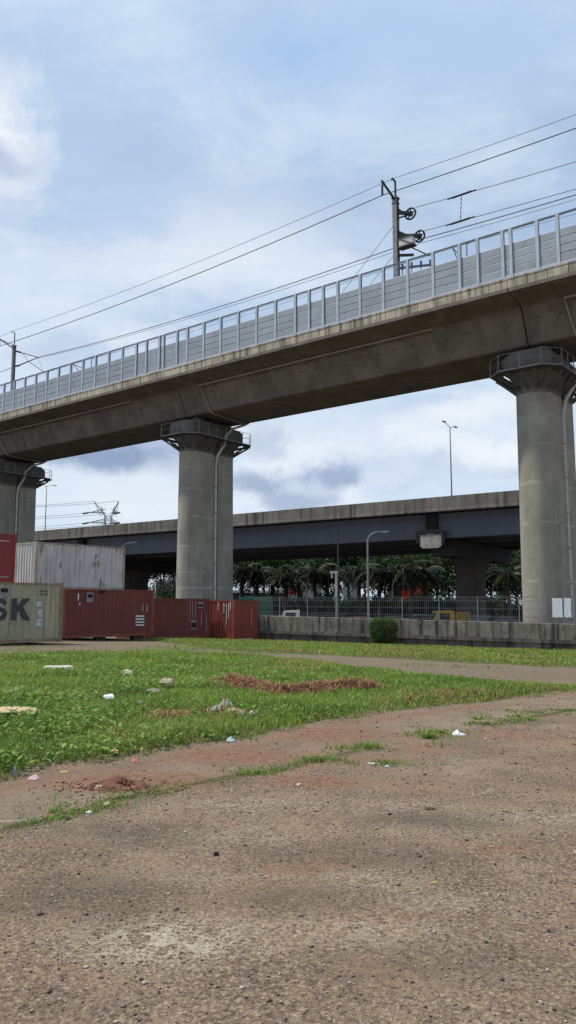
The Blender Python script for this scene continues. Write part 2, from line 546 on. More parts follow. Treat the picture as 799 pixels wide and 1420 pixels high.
def glass_mat():
    m, T, b, out = new_mat('clear_barrier_pane')
    tr = T.n('ShaderNodeBsdfTransparent', {'Color': (0.93, 0.95, 0.97, 1)})
    gl = T.n('ShaderNodeBsdfGlossy', {'Color': (0.9, 0.92, 0.95, 1), 'Roughness': 0.08})
    mx = T.n('ShaderNodeMixShader', {0: 0.05, 1: tr.outputs[0], 2: gl.outputs[0]})
    T.link(mx.outputs[0], out.inputs[0])
    return m


M['pane'] = glass_mat()
mg, T_, b_, _ = new_mat('dark_window_glass')
b_.inputs['Base Color'].default_value = (0.02, 0.025, 0.03, 1)
b_.inputs['Roughness'].default_value = 0.08
M['glass'] = mg
mg, T_, b_, _ = new_mat('lamp_lens')
b_.inputs['Base Color'].default_value = (0.55, 0.55, 0.5, 1)
b_.inputs['Roughness'].default_value = 0.3
M['lens'] = mg


def leaf_mat(name, c_dark, c_mid, c_lite, c_dry=(0.30, 0.22, 0.08), transl=0.35, attr='tint', dry=1.0):
    """tint 0..1 = from dark to light green, above 1 = dry"""
    m, T, b, out = new_mat(name)
    a = T.n('ShaderNodeAttribute', attribute_name=attr).outputs['Fac']
    v = T.n('ShaderNodeNewGeometry').outputs['Position']
    n = T.noise(v, 0.9, 4.0)
    f = T.math('ADD', a, T.math('MULTIPLY_ADD', n, 0.7, -0.35))
    c = T.mix(T.ramp(f, 0.0, 0.5), c_dark, c_mid)
    c = T.mix(T.ramp(f, 0.45, 1.0), c, c_lite)
    c = T.mix(T.ramp(a, 1.05, 1.3), c, c_dry)
    T.link(c, b.inputs['Base Color'])
    b.inputs['Roughness'].default_value = 0.55
    b.inputs['Specular IOR Level'].default_value = 0.3
    tl = T.n('ShaderNodeBsdfTranslucent')
    T.link(c, tl.inputs[0])
    mx = T.n('ShaderNodeMixShader', {0: transl, 1: b.outputs[0], 2: tl.outputs[0]})
    T.link(mx.outputs[0], out.inputs[0])
    return m


M['grass'] = leaf_mat('grass_blades', (0.055, 0.115, 0.014), (0.135, 0.235, 0.03), (0.25, 0.34, 0.06))
M['weed'] = leaf_mat('broad_weed_leaves', (0.055, 0.125, 0.018), (0.125, 0.235, 0.034), (0.23, 0.34, 0.065))
M['straw'] = leaf_mat('dry_straw', (0.13, 0.055, 0.03), (0.27, 0.13, 0.065), (0.42, 0.26, 0.12), transl=0.15)
M['bush'] = leaf_mat('bush_leaves', (0.015, 0.04, 0.008), (0.035, 0.085, 0.012), (0.09, 0.17, 0.025))
M['tree'] = leaf_mat('tree_leaves', (0.012, 0.025, 0.008), (0.028, 0.055, 0.014), (0.06, 0.10, 0.025), transl=0.25)
M['palm'] = leaf_mat('palm_fronds', (0.012, 0.019, 0.008), (0.024, 0.035, 0.015), (0.052, 0.068, 0.034), transl=0.2)

# ------------------------------------------------------------------ ground
def to_world(poly):
    return np.array([[p.x, p.y] for p in (on_ground(x, y) for x, y in poly)])


GRASS_EDGE = [(-160, 1118), (-60, 1097), (0, 1084), (30, 1079), (62, 1068), (105, 1063), (150, 1064), (170, 1053), (205, 1050), (250, 1041), (300, 1034), (352, 1029),
              (390, 1018), (450, 1004), (520, 993), (600, 984), (680, 976), (745, 967), (799, 962), (900, 955), (1000, 949)]
TRACK_LOW = [(1000, 966), (900, 957), (799, 953), (700, 948), (620, 941), (520, 929), (430, 917), (340, 911), (260, 907), (150, 908), (0, 910), (-160, 913)]
TRACK_UP = [(-160, 893), (0, 891.5), (150, 889), (215, 890), (260, 895), (300, 901), (340, 905), (450, 909), (600, 917), (799, 927), (1000, 937)]
UPPER_TOP = [(1000, 914), (799, 903.5), (650, 899), (500, 893.5), (360, 888.5), (290, 884.5), (190, 884)]
CRACK = [(1000, 960), (799, 985), (700, 1001), (620, 1018), (560, 1027), (430, 1056), (400, 1066), (300, 1083), (200, 1104), (150, 1113), (100, 1131), (50, 1143), (0, 1152), (-160, 1182)]
P_MAIN = to_world(GRASS_EDGE + [(1000, 950)] + [(x, y + 0.0) for x, y in TRACK_LOW[1:]])
P_TRACK = to_world(TRACK_UP + TRACK_LOW)
P_UPPER = to_world(UPPER_TOP + TRACK_UP[3:])
P_STRIP = to_world(GRASS_EDGE + CRACK)
P_CRACK = to_world(CRACK)


def sdf(poly, x, y):
    """signed distance, negative inside"""
    d = np.full(x.shape, 1e9)
    inside = np.zeros(x.shape, bool)
    n = len(poly)
    for i in range(n):
        ax, ay = poly[i]
        bx, by = poly[(i + 1) % n]
        ex, ey = bx - ax, by - ay
        L2 = ex * ex + ey * ey + 1e-12
        t = np.clip(((x - ax) * ex + (y - ay) * ey) / L2, 0, 1)
        d = np.minimum(d, np.hypot(x - ax - t * ex, y - ay - t * ey))
        c = ((ay > y) != (by > y)) & (x < (bx - ax) * (y - ay) / (by - ay + 1e-12) + ax)
        inside ^= c
    return np.where(inside, -d, d)


def seg_dist(line, x, y):
    d = np.full(x.shape, 1e9)
    for i in range(len(line) - 1):
        ax, ay = line[i]
        bx, by = line[i + 1]
        ex, ey = bx - ax, by - ay
        t = np.clip(((x - ax) * ex + (y - ay) * ey) / (ex * ex + ey * ey + 1e-12), 0, 1)
        d = np.minimum(d, np.hypot(x - ax - t * ex, y - ay - t * ey))
    return d


def vnoise(x, y, s, seed=0):
    """cheap smooth value noise"""
    r = np.random.default_rng(seed).random((64, 64))
    u, v = x * s, y * s
    i, j = np.floor(u).astype(int), np.floor(v).astype(int)
    fu, fv = u - i, v - j
    fu, fv = fu * fu * (3 - 2 * fu), fv * fv * (3 - 2 * fv)
    g = lambda a, b: r[a % 64, b % 64]
    return (g(i, j) * (1 - fu) + g(i + 1, j) * fu) * (1 - fv) + (g(i, j + 1) * (1 - fu) + g(i + 1, j + 1) * fu) * fv


def blob(x, y, px, py, rx, ry):
    c = on_ground(px, py)
    return np.clip(1.25 - np.sqrt(((x - c.x) / rx) ** 2 + ((y - c.y) / ry) ** 2), 0, 1)


def ground_height(x, y):
    z = ground_np(x, y)
    dm = np.minimum(sdf(P_MAIN, x, y), sdf(P_UPPER, x, y))
    k = np.clip(-dm / 0.7, 0, 1)
    near = np.clip(1 - np.abs(y - 20) / 60, 0, 1)
    z = z + k * (0.03 + 0.09 * vnoise(x, y, 0.8, 3) * near)
    z = z + (0.012 * vnoise(x, y, 1.3, 4) + 0.008 * vnoise(x, y, 4.0, 5)) * np.clip(1 - y / 60, 0, 1)
    return z


def gh(x, y):
    return float(ground_height(np.array([x], float), np.array([y], float))[0])


def ground_material():
    m, T, b, out = new_mat('ground_surface')
    v = T.n('ShaderNodeNewGeometry').outputs['Position']
    at = lambda n: T.n('ShaderNodeAttribute', attribute_name=n).outputs['Fac']
    n_big = T.noise(v, 0.35, 5.0, 0.6)
    n_pat = T.noise(v, 0.95, 7.0, 0.62, 0.6)
    n_mid = T.noise(v, 1.6, 6.0, 0.62)
    n_fine = T.noise(v, 9.0, 6.0, 0.7)
    n_grit = T.noise(v, 44.0, 4.0, 0.75)
    # worn asphalt with exposed aggregate
    c = T.mix(T.ramp(n_mid, 0.30, 0.72), (0.145, 0.104, 0.072), (0.25, 0.185, 0.13))
    c = T.mix(T.math('MULTIPLY', T.ramp(n_big, 0.42, 0.66), 0.45), c, (0.275, 0.20, 0.138))
    c = T.mix(T.math('MULTIPLY', T.ramp(n_fine, 0.45, 0.72), 0.50), c, (0.095, 0.070, 0.052))
    c = T.mix(T.math('MULTIPLY', T.ramp(n_grit, 0.52, 0.64), 0.80), c, (0.40, 0.325, 0.235))
    c = T.mix(T.math('MULTIPLY', T.ramp(n_grit, 0.47, 0.36), 0.85), c, (0.045, 0.034, 0.026))
    vor = T.n('ShaderNodeTexVoronoi', {'Scale': 42.0, 'Vector': v}, feature='F1')
    cellr = T.n('ShaderNodeSeparateColor', {0: vor.outputs['Color']})
    st = T.math('MULTIPLY', T.ramp(vor.outputs['Distance'], 0.42, 0.28), T.math('GREATER_THAN', cellr.outputs[0], 0.72))
    stc = T.mix(cellr.outputs[1], (0.07, 0.055, 0.045), (0.42, 0.36, 0.29))
    c = T.mix(T.math('MULTIPLY', st, 0.75), c, stc)
    # pale worn patches where the binder has gone
    pale = T.math('MULTIPLY', at('pale'), T.ramp(T.math('MULTIPLY_ADD', n_fine, 0.6, T.math('MULTIPLY', n_grit, 0.4)), 0.44, 0.58))
    c = T.mix(T.math('MULTIPLY', pale, 0.85), c, (0.46, 0.405, 0.31))
    c = T.mix(T.math('MULTIPLY', T.ramp(n_pat, 0.54, 0.68), 0.42), c, (0.10, 0.080, 0.058))
    c = T.mix(T.math('MULTIPLY', T.math('MULTIPLY', T.ramp(n_pat, 0.40, 0.28), T.ramp(n_fine, 0.42, 0.6)), 0.5), c, (0.40, 0.34, 0.25))
    # darker damp-looking worn areas
    c = T.mix(T.math('MULTIPLY', T.math('MULTIPLY', at('dark'), T.ramp(n_fine, 0.25, 0.55)), 0.75), c, (0.085, 0.068, 0.05))
    # older concrete strip beside the grass
    cs = T.mix(T.ramp(n_mid, 0.3, 0.7), (0.17, 0.128, 0.092), (0.27, 0.215, 0.16))
    cs = T.mix(T.math('MULTIPLY', T.ramp(n_fine, 0.45, 0.75), 0.4), cs, (0.13, 0.095, 0.07))
    c = T.mix(T.ramp(at('strip'), 0.3, 0.7), c, cs)
    # gravel track
    gt = T.mix(T.ramp(n_fine, 0.32, 0.68), (0.10, 0.077, 0.056), (0.23, 0.185, 0.135))
    gt = T.mix(T.math('MULTIPLY', T.ramp(n_mid, 0.5, 0.7), 0.4), gt, (0.16, 0.15, 0.07))
    ftr = T.ramp(T.math('ADD', at('track'), T.math('MULTIPLY_ADD', n_mid, 0.5, -0.25)), 0.35, 0.65)
    c = T.mix(ftr, c, gt)
    # red soil washed over
    warm = T.math('MULTIPLY', T.ramp(T.noise(v, 0.8, 5.0, 0.65), 0.48, 0.68), 0.45)
    c = T.mix(warm, c, (0.23, 0.145, 0.098))
    rs = T.mix(T.ramp(T.math('MULTIPLY_ADD', n_grit, 0.5, T.math('MULTIPLY', n_fine, 0.5)), 0.36, 0.66), (0.13, 0.062, 0.040), (0.30, 0.165, 0.11))
    fr = T.ramp(T.math('ADD', at('red'), T.math('MULTIPLY_ADD', n_mid, 1.0, -0.5)), 0.25, 0.85)
    c = T.mix(T.math('MULTIPLY', fr, 0.82), c, rs)
    # weedy joint between strip and asphalt
    c = T.mix(T.math('MULTIPLY', T.ramp(T.math('ADD', at('joint'), T.math('MULTIPLY_ADD', n_fine, 0.8, -0.4)), 0.35, 0.75), 0.8), c, (0.085, 0.068, 0.036))
    # soil under the grass
    sg = T.mix(T.ramp(n_fine, 0.35, 0.7), (0.05, 0.065, 0.018), (0.13, 0.125, 0.045))
    fg = T.ramp(T.math('ADD', at('turf'), T.math('MULTIPLY_ADD', n_fine, 0.5, -0.25)), 0.35, 0.65)
    c = T.mix(fg, c, sg)
    # parking ground beyond the wall, coloured dark to cut bounce onto the soffits
    c = T.mix(at('yard'), c, T.mix(T.ramp(n_mid, 0.3, 0.7), (0.035, 0.032, 0.028), (0.07, 0.063, 0.052)))
    T.link(c, b.inputs['Base Color'])
    b.inputs['Roughness'].default_value = 0.95
    b.inputs['Specular IOR Level'].default_value = 0.15
    h = T.math('ADD', T.math('MULTIPLY', n_grit, 0.9), T.math('MULTIPLY', n_fine, 0.8))
    h = T.math('ADD', h, T.math('MULTIPLY', st, 0.35))
    bp = T.n('ShaderNodeBump', {'Strength': 0.9, 'Distance': 0.022, 'Height': h})
    T.link(bp.outputs[0], b.inputs['Normal'])
    return m


def build_ground():
    geo_out = lambda a, b, n: a * (b / a) ** (np.arange(1, n + 1) / n)
    ys = np.concatenate([[-400, -120, -40, -15, -6, -2, 0, 1.2], np.arange(2.0, 30, 0.11), np.arange(30, 64, 0.4), geo_out(64, 4000, 26)])
    xin = np.arange(-19, 23, 0.14)
    xs = np.concatenate([-geo_out(19.5, 3500, 24)[::-1], xin, geo_out(23.5, 3500, 24)])
    X, Y = np.meshgrid(xs, ys)
    x, y = X.ravel(), Y.ravel()
    wob = 0.25 * (vnoise(x, y, 1.1, 1) - 0.5) + 0.12 * (vnoise(x, y, 4.0, 2) - 0.5)
    dm = sdf(P_MAIN, x, y)
    du = sdf(P_UPPER, x, y)
    dt = sdf(P_TRACK, x, y)
    ds = sdf(P_STRIP, x, y)
    sm = lambda d, w: np.clip(0.5 - (d + wob) / (2 * w), 0, 1)
    turf = np.maximum(sm(dm + 0.16, 0.14), sm(du, 0.35))
    beyond = np.clip((y - 58) / 4, 0, 1)
    track = np.maximum(sm(dt, 0.5), np.clip((y - 24) / 3, 0, 1) * np.clip((60 - y) / 3, 0, 1) * (1 - turf))
    strip = sm(ds, 0.12)
    edge = np.clip(1 - np.abs(dm - 0.25) / 0.75, 0, 1) * (dm > -0.3)
    wash = np.clip(1 - np.abs(seg_dist(P_CRACK, x, y) - 0.05) / 0.8, 0, 1)
    red = 0.75 * edge * (0.4 + 0.8 * vnoise(x, y, 0.5, 8)) + 0.55 * wash * vnoise(x, y, 0.45, 9) * 1.3
    for px, py, rx, ry, k in ((190, 1085, 1.1, 0.6, 1.0), (160, 1094, 0.5, 0.22, 1.0), (340, 1050, 1.2, 0.9, 0.8), (470, 1020, 1.4, 1.2, 0.75), (430, 1085, 0.7, 0.5, 0.8),
                              (520, 1055, 0.9, 0.5, 0.6), (700, 1180, 0.45, 0.18, 0.6), (380, 1200, 0.8, 0.35, 0.45), (60, 1175, 0.7, 0.25, 0.5),
                              (700, 1020, 1.6, 1.0, 0.55), (600, 1040, 1.6, 0.8, 0.5), (440, 1400, 0.6, 0.2, 0.3), (560, 1280, 0.8, 0.35, 0.45), (90, 1330, 0.7, 0.3, 0.4), (720, 1390, 0.5, 0.2, 0.4), (250, 1250, 0.5, 0.2, 0.35)):
        red = np.maximum(red, k * blob(x, y, px, py, rx, ry))
    red *= (1 - np.clip(-dm / 0.25, 0, 1))
    red = np.where(y > 23, 0, red)
    yard = beyond * np.clip((420 - y) / 60, 0, 1)
    pale = np.zeros_like(x)
    for px, py, rx, ry, k in ((235, 1305, 0.55, 0.30, 1.0), (180, 1318, 0.35, 0.16, 0.9), (300, 1160, 0.55, 0.20, 0.7), (700, 1136, 0.55, 0.20, 0.95), (788, 1134, 0.4, 0.10, 0.9),
                              (20, 1141, 0.42, 0.10, 1.4), (520, 1215, 0.5, 0.25, 0.5), (490, 1290, 0.5, 0.2, 0.55), (540, 1310, 0.35, 0.15, 0.5), (230, 1220, 0.5, 0.2, 0.5),
                              (120, 1165, 0.7, 0.15, 0.4), (620, 1250, 0.5, 0.2, 0.4), (350, 1115, 0.8, 0.2, 0.5), (590, 1150, 0.7, 0.2, 0.45), (650, 1350, 0.3, 0.1, 0.35),
                              (330, 1120, 0.8, 0.2, 0.45), (560, 1120, 0.9, 0.3, 0.35)):
        pale = np.maximum(pale, k * blob(x, y, px, py, rx, ry))
    dark = np.zeros_like(x)
    for px, py, rx, ry in ((180, 1160, 0.9, 0.35), (500, 1190, 0.8, 0.35), (620, 1140, 0.7, 0.3), (580, 1340, 0.6, 0.25), (60, 1250, 0.6, 0.3), (420, 1250, 0.6, 0.25), (120, 1230, 0.7, 0.3), (640, 1000, 1.5, 0.5), (530, 1016, 1.2, 0.35)):
        dark = np.maximum(dark, 0.8 * blob(x, y, px, py, rx, ry))
    # patches lie on top of the strip as well
    z = ground_height(x, y)
    ny, nx = X.shape
    idx = np.arange(ny * nx).reshape(ny, nx)
    F = np.stack([idx[:-1, :-1], idx[:-1, 1:], idx[1:, 1:], idx[1:, :-1]], -1).reshape(-1, 4)
    o = np_mesh('ground', np.stack([x, y, z], 1), F, ground_material(),
                dict(turf=turf, track=track, strip=strip * (1 - np.clip(pale - 0.6, 0, 1)), red=red, pale=pale, dark=dark, yard=yard, joint=np.clip(1.2 - seg_dist(P_CRACK, x + wob * 0.6, y + wob * 0.6) / 0.12, 0, 1) * np.clip((vnoise(x, y, 1.3, 61) - 0.25) * 2.5, 0, 1)), smooth=True)
    tag(o, kind='structure')
    return o


ground = build_ground()


# ------------------------------------------------------------------ railway viaduct
def build_viaduct():
    root = thing('railway_viaduct', 'long concrete box girder railway viaduct crossing high above the yard on round piers', 'viaduct', vp(0, 6.2, -2.71))
    half = [(0.0, 0.0), (1.2, -0.13), (1.95, -0.26), (2.25, -0.38), (2.45, -0.58), (2.58, -0.86), (3.28, -2.52), (3.36, -2.64), (3.50, -2.71)]
    prof = half + [(12.4 - o, z) for o, z in reversed(half)] + [(12.4, 0.25), (0.0, 0.25)]
    for k in (-2, -1, 0, 1):
        g = MB()
        a, b = k * SPAN + 0.05, (k + 1) * SPAN - 0.05
        g.loft([[vp(a, o, z) for o, z in prof], [vp(b, o, z) for o, z in prof]])
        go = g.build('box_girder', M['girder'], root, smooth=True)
        h = MB()
        for i in range(22):
            s = a + 1.2 + i * 1.45
            if random.random() < 0.75:
                zz = -1.05 - random.random() * 0.15
                oo = 2.58 + (3.28 - 2.58) * (-zz - 0.86) / 1.66
                h.cbox(vp(s, oo - 0.004, zz), VD, VN, Z, 0.11, 0.03, 0.11)
        tag(h.build('form_tie_holes', M['hole'], go), kind='stuff')
        # precast edge panels standing on the flange tip
        n = 25
        w = SPAN / n
        for i in range(n):
            s0 = k * SPAN + i * w + 0.02
            top = 0.94 + random.uniform(-0.015, 0.015)
            out = random.uniform(0.0, 0.012)
            q = MB()
            q.box(vp(s0, 0.035 - out, 0.252), VD, VN, Z, w - 0.04, 0.22, top - 0.252)
            q.box(vp(s0 - 0.005, 0.005 - out, top - 0.1), VD, VN, Z, w - 0.03, 0.27, 0.102)
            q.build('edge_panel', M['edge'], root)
        # drain pipe slung under the flange
        s_l, s_r = (k + 0 + 1) * SPAN - 2.95, k * SPAN + 6.4
        pp = MB()
        pp.tube([vp(s_r, 2.02, -0.32), vp(s_r, 2.02, -0.46), vp(s_l, 2.0, -0.50), vp(s_l - 0.0, 2.42, -0.86), vp(s_l - 0.25, 3.24, -2.62),
                 vp(s_l - 0.35, 3.40, -2.83), vp(s_l - 0.2, 5.3, -2.86), vp(s_l + 0.0, 8.5, -2.90), vp(s_l + 0.0, 8.9, -2.74)], 0.075, 8)
        pp.build('drain_pipe', M['pipe_dark'], root, smooth=True)
        hg = MB()
        for i in range(9):
            s = s_r + 0.8 + i * (s_l - s_r - 1.6) / 8
            hg.bar(vp(s, 2.02, -0.5), vp(s, 2.02, -0.25), 0.05)
        hg.build('pipe_hanger', M['pipe_dark'], root)
    # rail bed and the inner kerbs of the deck
    d = MB()
    d.box(vp(-2 * SPAN, 1.9, 0.252), VD, VN, Z, 4 * SPAN, 8.6, 0.35)
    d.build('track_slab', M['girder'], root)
    r = MB()
    for o in (2.9, 4.34, 8.06, 9.5):
        r.box(vp(-2 * SPAN, o, 0.604), VD, VN, Z, 4 * SPAN, 0.075, 0.17)
    r.build('rails', M['dark_steel'], root)
    return root


viaduct = build_viaduct()


def stadium(c, w, l, groove=True, n=12):
    """outline of a round-ended pier; long axis along VN"""
    a = (l - w) / 2
    r = w / 2
    pts = []
    gw, gd = 0.26, 0.22
    for k in range(n + 1):                 # near end
        t = -math.pi / 2 + math.pi * k / n
        pts.append(c - VN * (a + r * math.cos(t)) + VD * (r * math.sin(t)))
    if groove:
        for u, dd in ((-gw, 0), (-gw, gd), (gw, gd), (gw, 0)):
            pts.append(c + VN * u + VD * (r - dd))
    for k in range(n + 1):
        t = -math.pi / 2 + math.pi * k / n
        pts.append(c + VN * (a + r * math.cos(t)) - VD * (r * math.sin(t)))
    if groove:
        for u, dd in ((gw, 0), (gw, gd), (-gw, gd), (-gw, 0)):
            pts.append(c + VN * u - VD * (r - dd))
    return pts


def chamf(c, w, l, ch):
    q = []
    for sx, sy, order in ((-1, -1, 0), (1, -1, 1), (1, 1, 0), (-1, 1, 1)):
        p1 = c + VN * (sx * l / 2) + VD * (sy * (w / 2 - ch))
        p2 = c + VN * (sx * (l / 2 - ch)) + VD * (sy * w / 2)
        q += [p1, p2] if order == 0 else [p2, p1]
    return q


def build_pier(s, label):
    base = vp(s, 6.2, 0)
    base.z = -1.35
    root = thing('viaduct_pier', label, 'pier', base, 'piers of the railway viaduct')
    W, L = 2.5, 6.3
    ztop = VP0.z - 2.71
    z0, z1 = -1.35, 15.7
    cuts = [z0, 1.9, 4.5, 6.9, 9.6, 12.2, 14.2, z1]
    sc = lambda z: 1.045 - 0.045 * (z - z0) / (z1 - z0)
    for a, b in zip(cuts[:-1], cuts[1:]):
        q = MB()
        rings = []
        for z, ins in ((a + 0.002, 0.012), (a + 0.014, 0), (b - 0.014, 0), (b - 0.002, 0.012)):
            k = sc(z)
            rings.append(stadium(Vector((base.x, base.y, z)), W * k - ins, L * k - ins))
        q.loft(rings)
        q.build('shaft_lift', M['pier'], root, smooth=True)
    c = lambda z: Vector((base.x, base.y, z))
    q = MB()
    rings = []
    for i in range(7):
        t = i / 6
        e = 0.75 * t * t
        rings.append(stadium(c(z1 + (17.15 - z1) * t), W + e, L + e * 1.3))
    q.loft(rings)
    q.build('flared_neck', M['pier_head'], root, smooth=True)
    q = MB()
    q.loft([chamf(c(17.152), 3.35, 7.5, 0.45), chamf(c(18.2), 3.35, 7.5, 0.45), chamf(c(18.5), 2.95, 7.0, 0.5)])
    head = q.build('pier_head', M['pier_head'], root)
    q = MB()
    q.loft([chamf(c(18.502), 2.5, 5.4, 0.3), chamf(c(18.75), 2.5, 5.4, 0.3)])
    q.build('bearing_plinth', M['pier_head'], head)
    for o in (-2.0, 2.0):
        for t in (-0.7, 0.7):
            q = MB()
            q.cbox(c(18.88) + VN * o + VD * t, VN, VD, Z, 0.7, 0.6, ztop - 18.752 - 0.004)
            q.build('bearing', M['dark_steel'], root)
    # inspection walkway on brackets
    zp = 17.0
    outer, inner = chamf(c(zp), 4.9, 9.2, 1.0), chamf(c(zp), 3.5, 7.7, 0.55)
    q = MB()
    n = 8
    for i in range(n):
        j = (i + 1) % n
        a, b_, c_, d_ = outer[i], outer[j], inner[j], inner[i]
        up = Z * 0.06
        q.hexa([a, b_, c_, d_, a + up, b_ + up, c_ + up, d_ + up])
    deck = q.build('walkway', M['dark_steel'], root)
    q = MB()
    for i in range(n):
        q.bar(outer[i] + Z * 0.05, outer[(i + 1) % n] + Z * 0.05, 0.05, 0.08)
    q.build('toe_board', M['mast'], deck)
    rail = MB()
    for i in range(n):
        a, b_ = outer[i], outer[(i + 1) % n]
        rail.bar(a + Z * 1.15, b_ + Z * 1.15, 0.03)
        rail.bar(a + Z * 0.62, b_ + Z * 0.62, 0.02)
    rail.build('handrail', M['mast'], deck)
    for i in range(n):
        a, b_ = outer[i], outer[(i + 1) % n]
        m = max(1, round((b_ - a).length / 1.25))
        for k in range(m):
            p = a.lerp(b_, k / m)
            pm = MB()
            pm.bar(p + Z * 0.06, p + Z * 1.17, 0.045)
            pm.build('rail_post', M['mast'], deck)
    # diagonal brackets under it
    neck = stadium(c(15.95), W + 0.05, L + 0.05, groove=False, n=6)
    for i in range(n):
        a, b_ = outer[i], outer[(i + 1) % n]
        m = max(1, round((b_ - a).length / 1.1))
        for k in range(m):
            p = a.lerp(b_, (k + 0.5) / m)
            near = min(neck, key=lambda w_: (w_ - p).length)
            # slide along the flat face where the bracket faces it
            dd = (p - c(p.z)).dot(VN)
            if abs(dd) < (L - W) / 2:
                sg = 1 if (p - c(p.z)).dot(VD) > 0 else -1
                near = c(15.95) + VN * dd + VD * (sg * (W / 2))
            bm = MB()
            bm.bar(near, p.lerp(near, 0.12) + Z * (-0.02), 0.13, 0.13)
            bm.bar(Vector((near.x, near.y, 16.0)), Vector((near.x, near.y, zp)), 0.10, 0.10)
            bm.build('bracket', M['dark_steel'], root)
    # rain-water downpipe in the groove, made of sockets
    f = lambda z: c(z) - VD * (W / 2 * sc(min(z, z1)) - 0.06)
    top = c(18.9) - VD * 2.6 + VN * 2.6
    q = MB()
    q.tube([f(-1.3), f(14.6), c(15.6) - VD * 1.42 , c(16.6) - VD * 1.95 + VN * 0.3, c(17.5) - VD * 2.0 + VN * 0.5, c(18.3) - VD * 2.2 + VN * 1.2, c(18.72) - VD * 2.5 + VN * 2.2, top], 0.13, 10)
    dp = q.build('downpipe', M['pipe'], root, smooth=True)
    for i in range(7):
        z = 0.5 + i * 2.4
        if z > 14.5:
            break
        q = MB()
        q.tube([f(z), f(z + 0.14)], 0.15, 10)
        q.bar(f(z + 0.1) - VN * 0.32, f(z + 0.1) + VN * 0.32, 0.05, 0.06)
        q.build('pipe_socket', M['pipe_dark'], dp, smooth=True)
    return root


build_pier(0, 'round-ended concrete viaduct pier rising behind the red containers')
build_pier(-SPAN, 'large pale concrete viaduct pier at the right edge behind the fence')
build_pier(SPAN, 'concrete viaduct pier at the left edge behind the stacked containers')


# ------------------------------------------------------------------ noise barrier on the deck edge
def build_barrier():
    root = thing('noise_barrier', 'blue-grey noise barrier with louvred panels and clear top panes along the viaduct edge', 'noise barrier', vp(0, 0.15, 0.94))
    pat = [1.75, 1.3] + [2.0] * 6 + [1.35] * 3 + [2.0] * 5 + [1.3, 1.75]
    pat2 = [1.75, 1.4] + [2.0] * 13 + [1.3, 1.7]
    bays = []
    for k, pt in ((1, pat2), (0, pat), (-1, pat)):
        # walk from the left end of the span (large s) to the right
        pass
    edges = []
    for k, pt in ((-2, pat), (-1, pat), (0, list(reversed(pat2)))):
        s1 = (k + 1) * SPAN
        gap = SPAN - sum(pt)
        s = s1 - gap / 2
        edges.append((s, 'post'))
        for w in pt:
            s -= w
            edges.append((s, 'post'))
    edges.sort(key=lambda e: -e[0])
    S = [e[0] for e in edges if e[0] < 31 and e[0] > -SPAN - 12]
    o = 0.14
    zt, zp = 4.27, 3.28
    for s in S:
        q = MB()
        q.box(vp(s - 0.10, o - 0.10, 0.945), VD, VN, Z, 0.20, 0.025, zt - 0.945)
        q.box(vp(s - 0.10, o + 0.085, 0.945), VD, VN, Z, 0.20, 0.025, zt - 0.945)
        q.box(vp(s - 0.012, o - 0.075, 0.945), VD, VN, Z, 0.024, 0.16, zt - 0.945)
        po = q.build('barrier_post', M['post'], root)
        q = MB()
        q.cbox(vp(s, o - 0.02, 0.965), VD, VN, Z, 0.34, 0.2, 0.035)
        q.build('foot_plate', M['post'], po)
    for a, b in zip(S[:-1], S[1:]):
        w = a - b
        joint = w < 0.9
        inset = 0.0 if w > 1.9 else 0.045
        x0, x1 = b + 0.014, a - 0.014
        rows = 4
        zb = 1.13
        h = (zp - zb) / rows
        q = MB()
        q.box(vp(x0, o - 0.06, 0.95), VD, VN, Z, x1 - x0, 0.08, 0.176)
        q.build('base_channel', M['post'], root)
        for i in range(rows):
            z0 = zb + i * h
            q = MB()
            lip = 0.035 if w > 1.9 else 0.018
            prof = [(o - 0.055 + inset, z0 + 0.012), (o - 0.055 + inset, z0 + h - 0.06), (o - 0.055 + lip + inset, z0 + h - 0.012),
                    (o + 0.05, z0 + h - 0.012), (o + 0.05, z0 + 0.012)]
            q.loft([[vp(x0, oo, zz) for oo, zz in prof], [vp(x1, oo, zz) for oo, zz in prof]])
            q.build('acoustic_panel', M['panel'], root)
        q = MB()
        q.box(vp(x0, o - 0.006, zp), VD, VN, Z, x1 - x0, 0.012, zt - zp - 0.05)
        q.build('clear_pane', M['pane'], root)
        q = MB()
        q.box(vp(x0 - 0.013, o - 0.05, zt - 0.05), VD, VN, Z, x1 - x0 + 0.026, 0.10, 0.09)
        q.build('top_rail', M['rail_dark'], root)
    return root


build_barrier()


# ------------------------------------------------------------------ overhead line masts and wires
def h_mast(q, base, z0, z1, w=0.30):
    d, n = VD, VN
    for sgn in (-1, 1):
        q.box(base + n * (sgn * w / 2) - n * 0.015 - d * w / 2 + Z * z0, d, n, Z, w, 0.03, z1 - z0)
    q.box(base - d * 0.012 - n * (w / 2 - 0.016) + Z * z0, d, n, Z, 0.024, w - 0.032, z1 - z0)


def far_mast(s, label):
    """mast on the far side of the deck carrying the cantilever for the far track"""
    o = 11.3
    b = vp(s, o, 0.255)
    root = thing('overhead_line_mast', label, 'mast', b, 'overhead line masts on the viaduct')
    q = MB(); h_mast(q, vp(s, o, 0), 0.26, 8.75); q.build('mast_column', M['mast'], root)
    q = MB(); q.tube([vp(s, o, 8.7), vp(s, o, 10.0), vp(s, o + 0.35, 10.1)], 0.06, 6); q.build('earth_wire_bracket', M['mast'], root)
    q = MB(); q.tube([vp(s, o - 0.15, 8.2), vp(s, o - 2.9, 8.6)], 0.045, 6); q.tube([vp(s, o - 0.15, 6.6), vp(s, o - 2.7, 8.55)], 0.045, 6)
    q.build('cantilever', M['mast'], root)
    return root


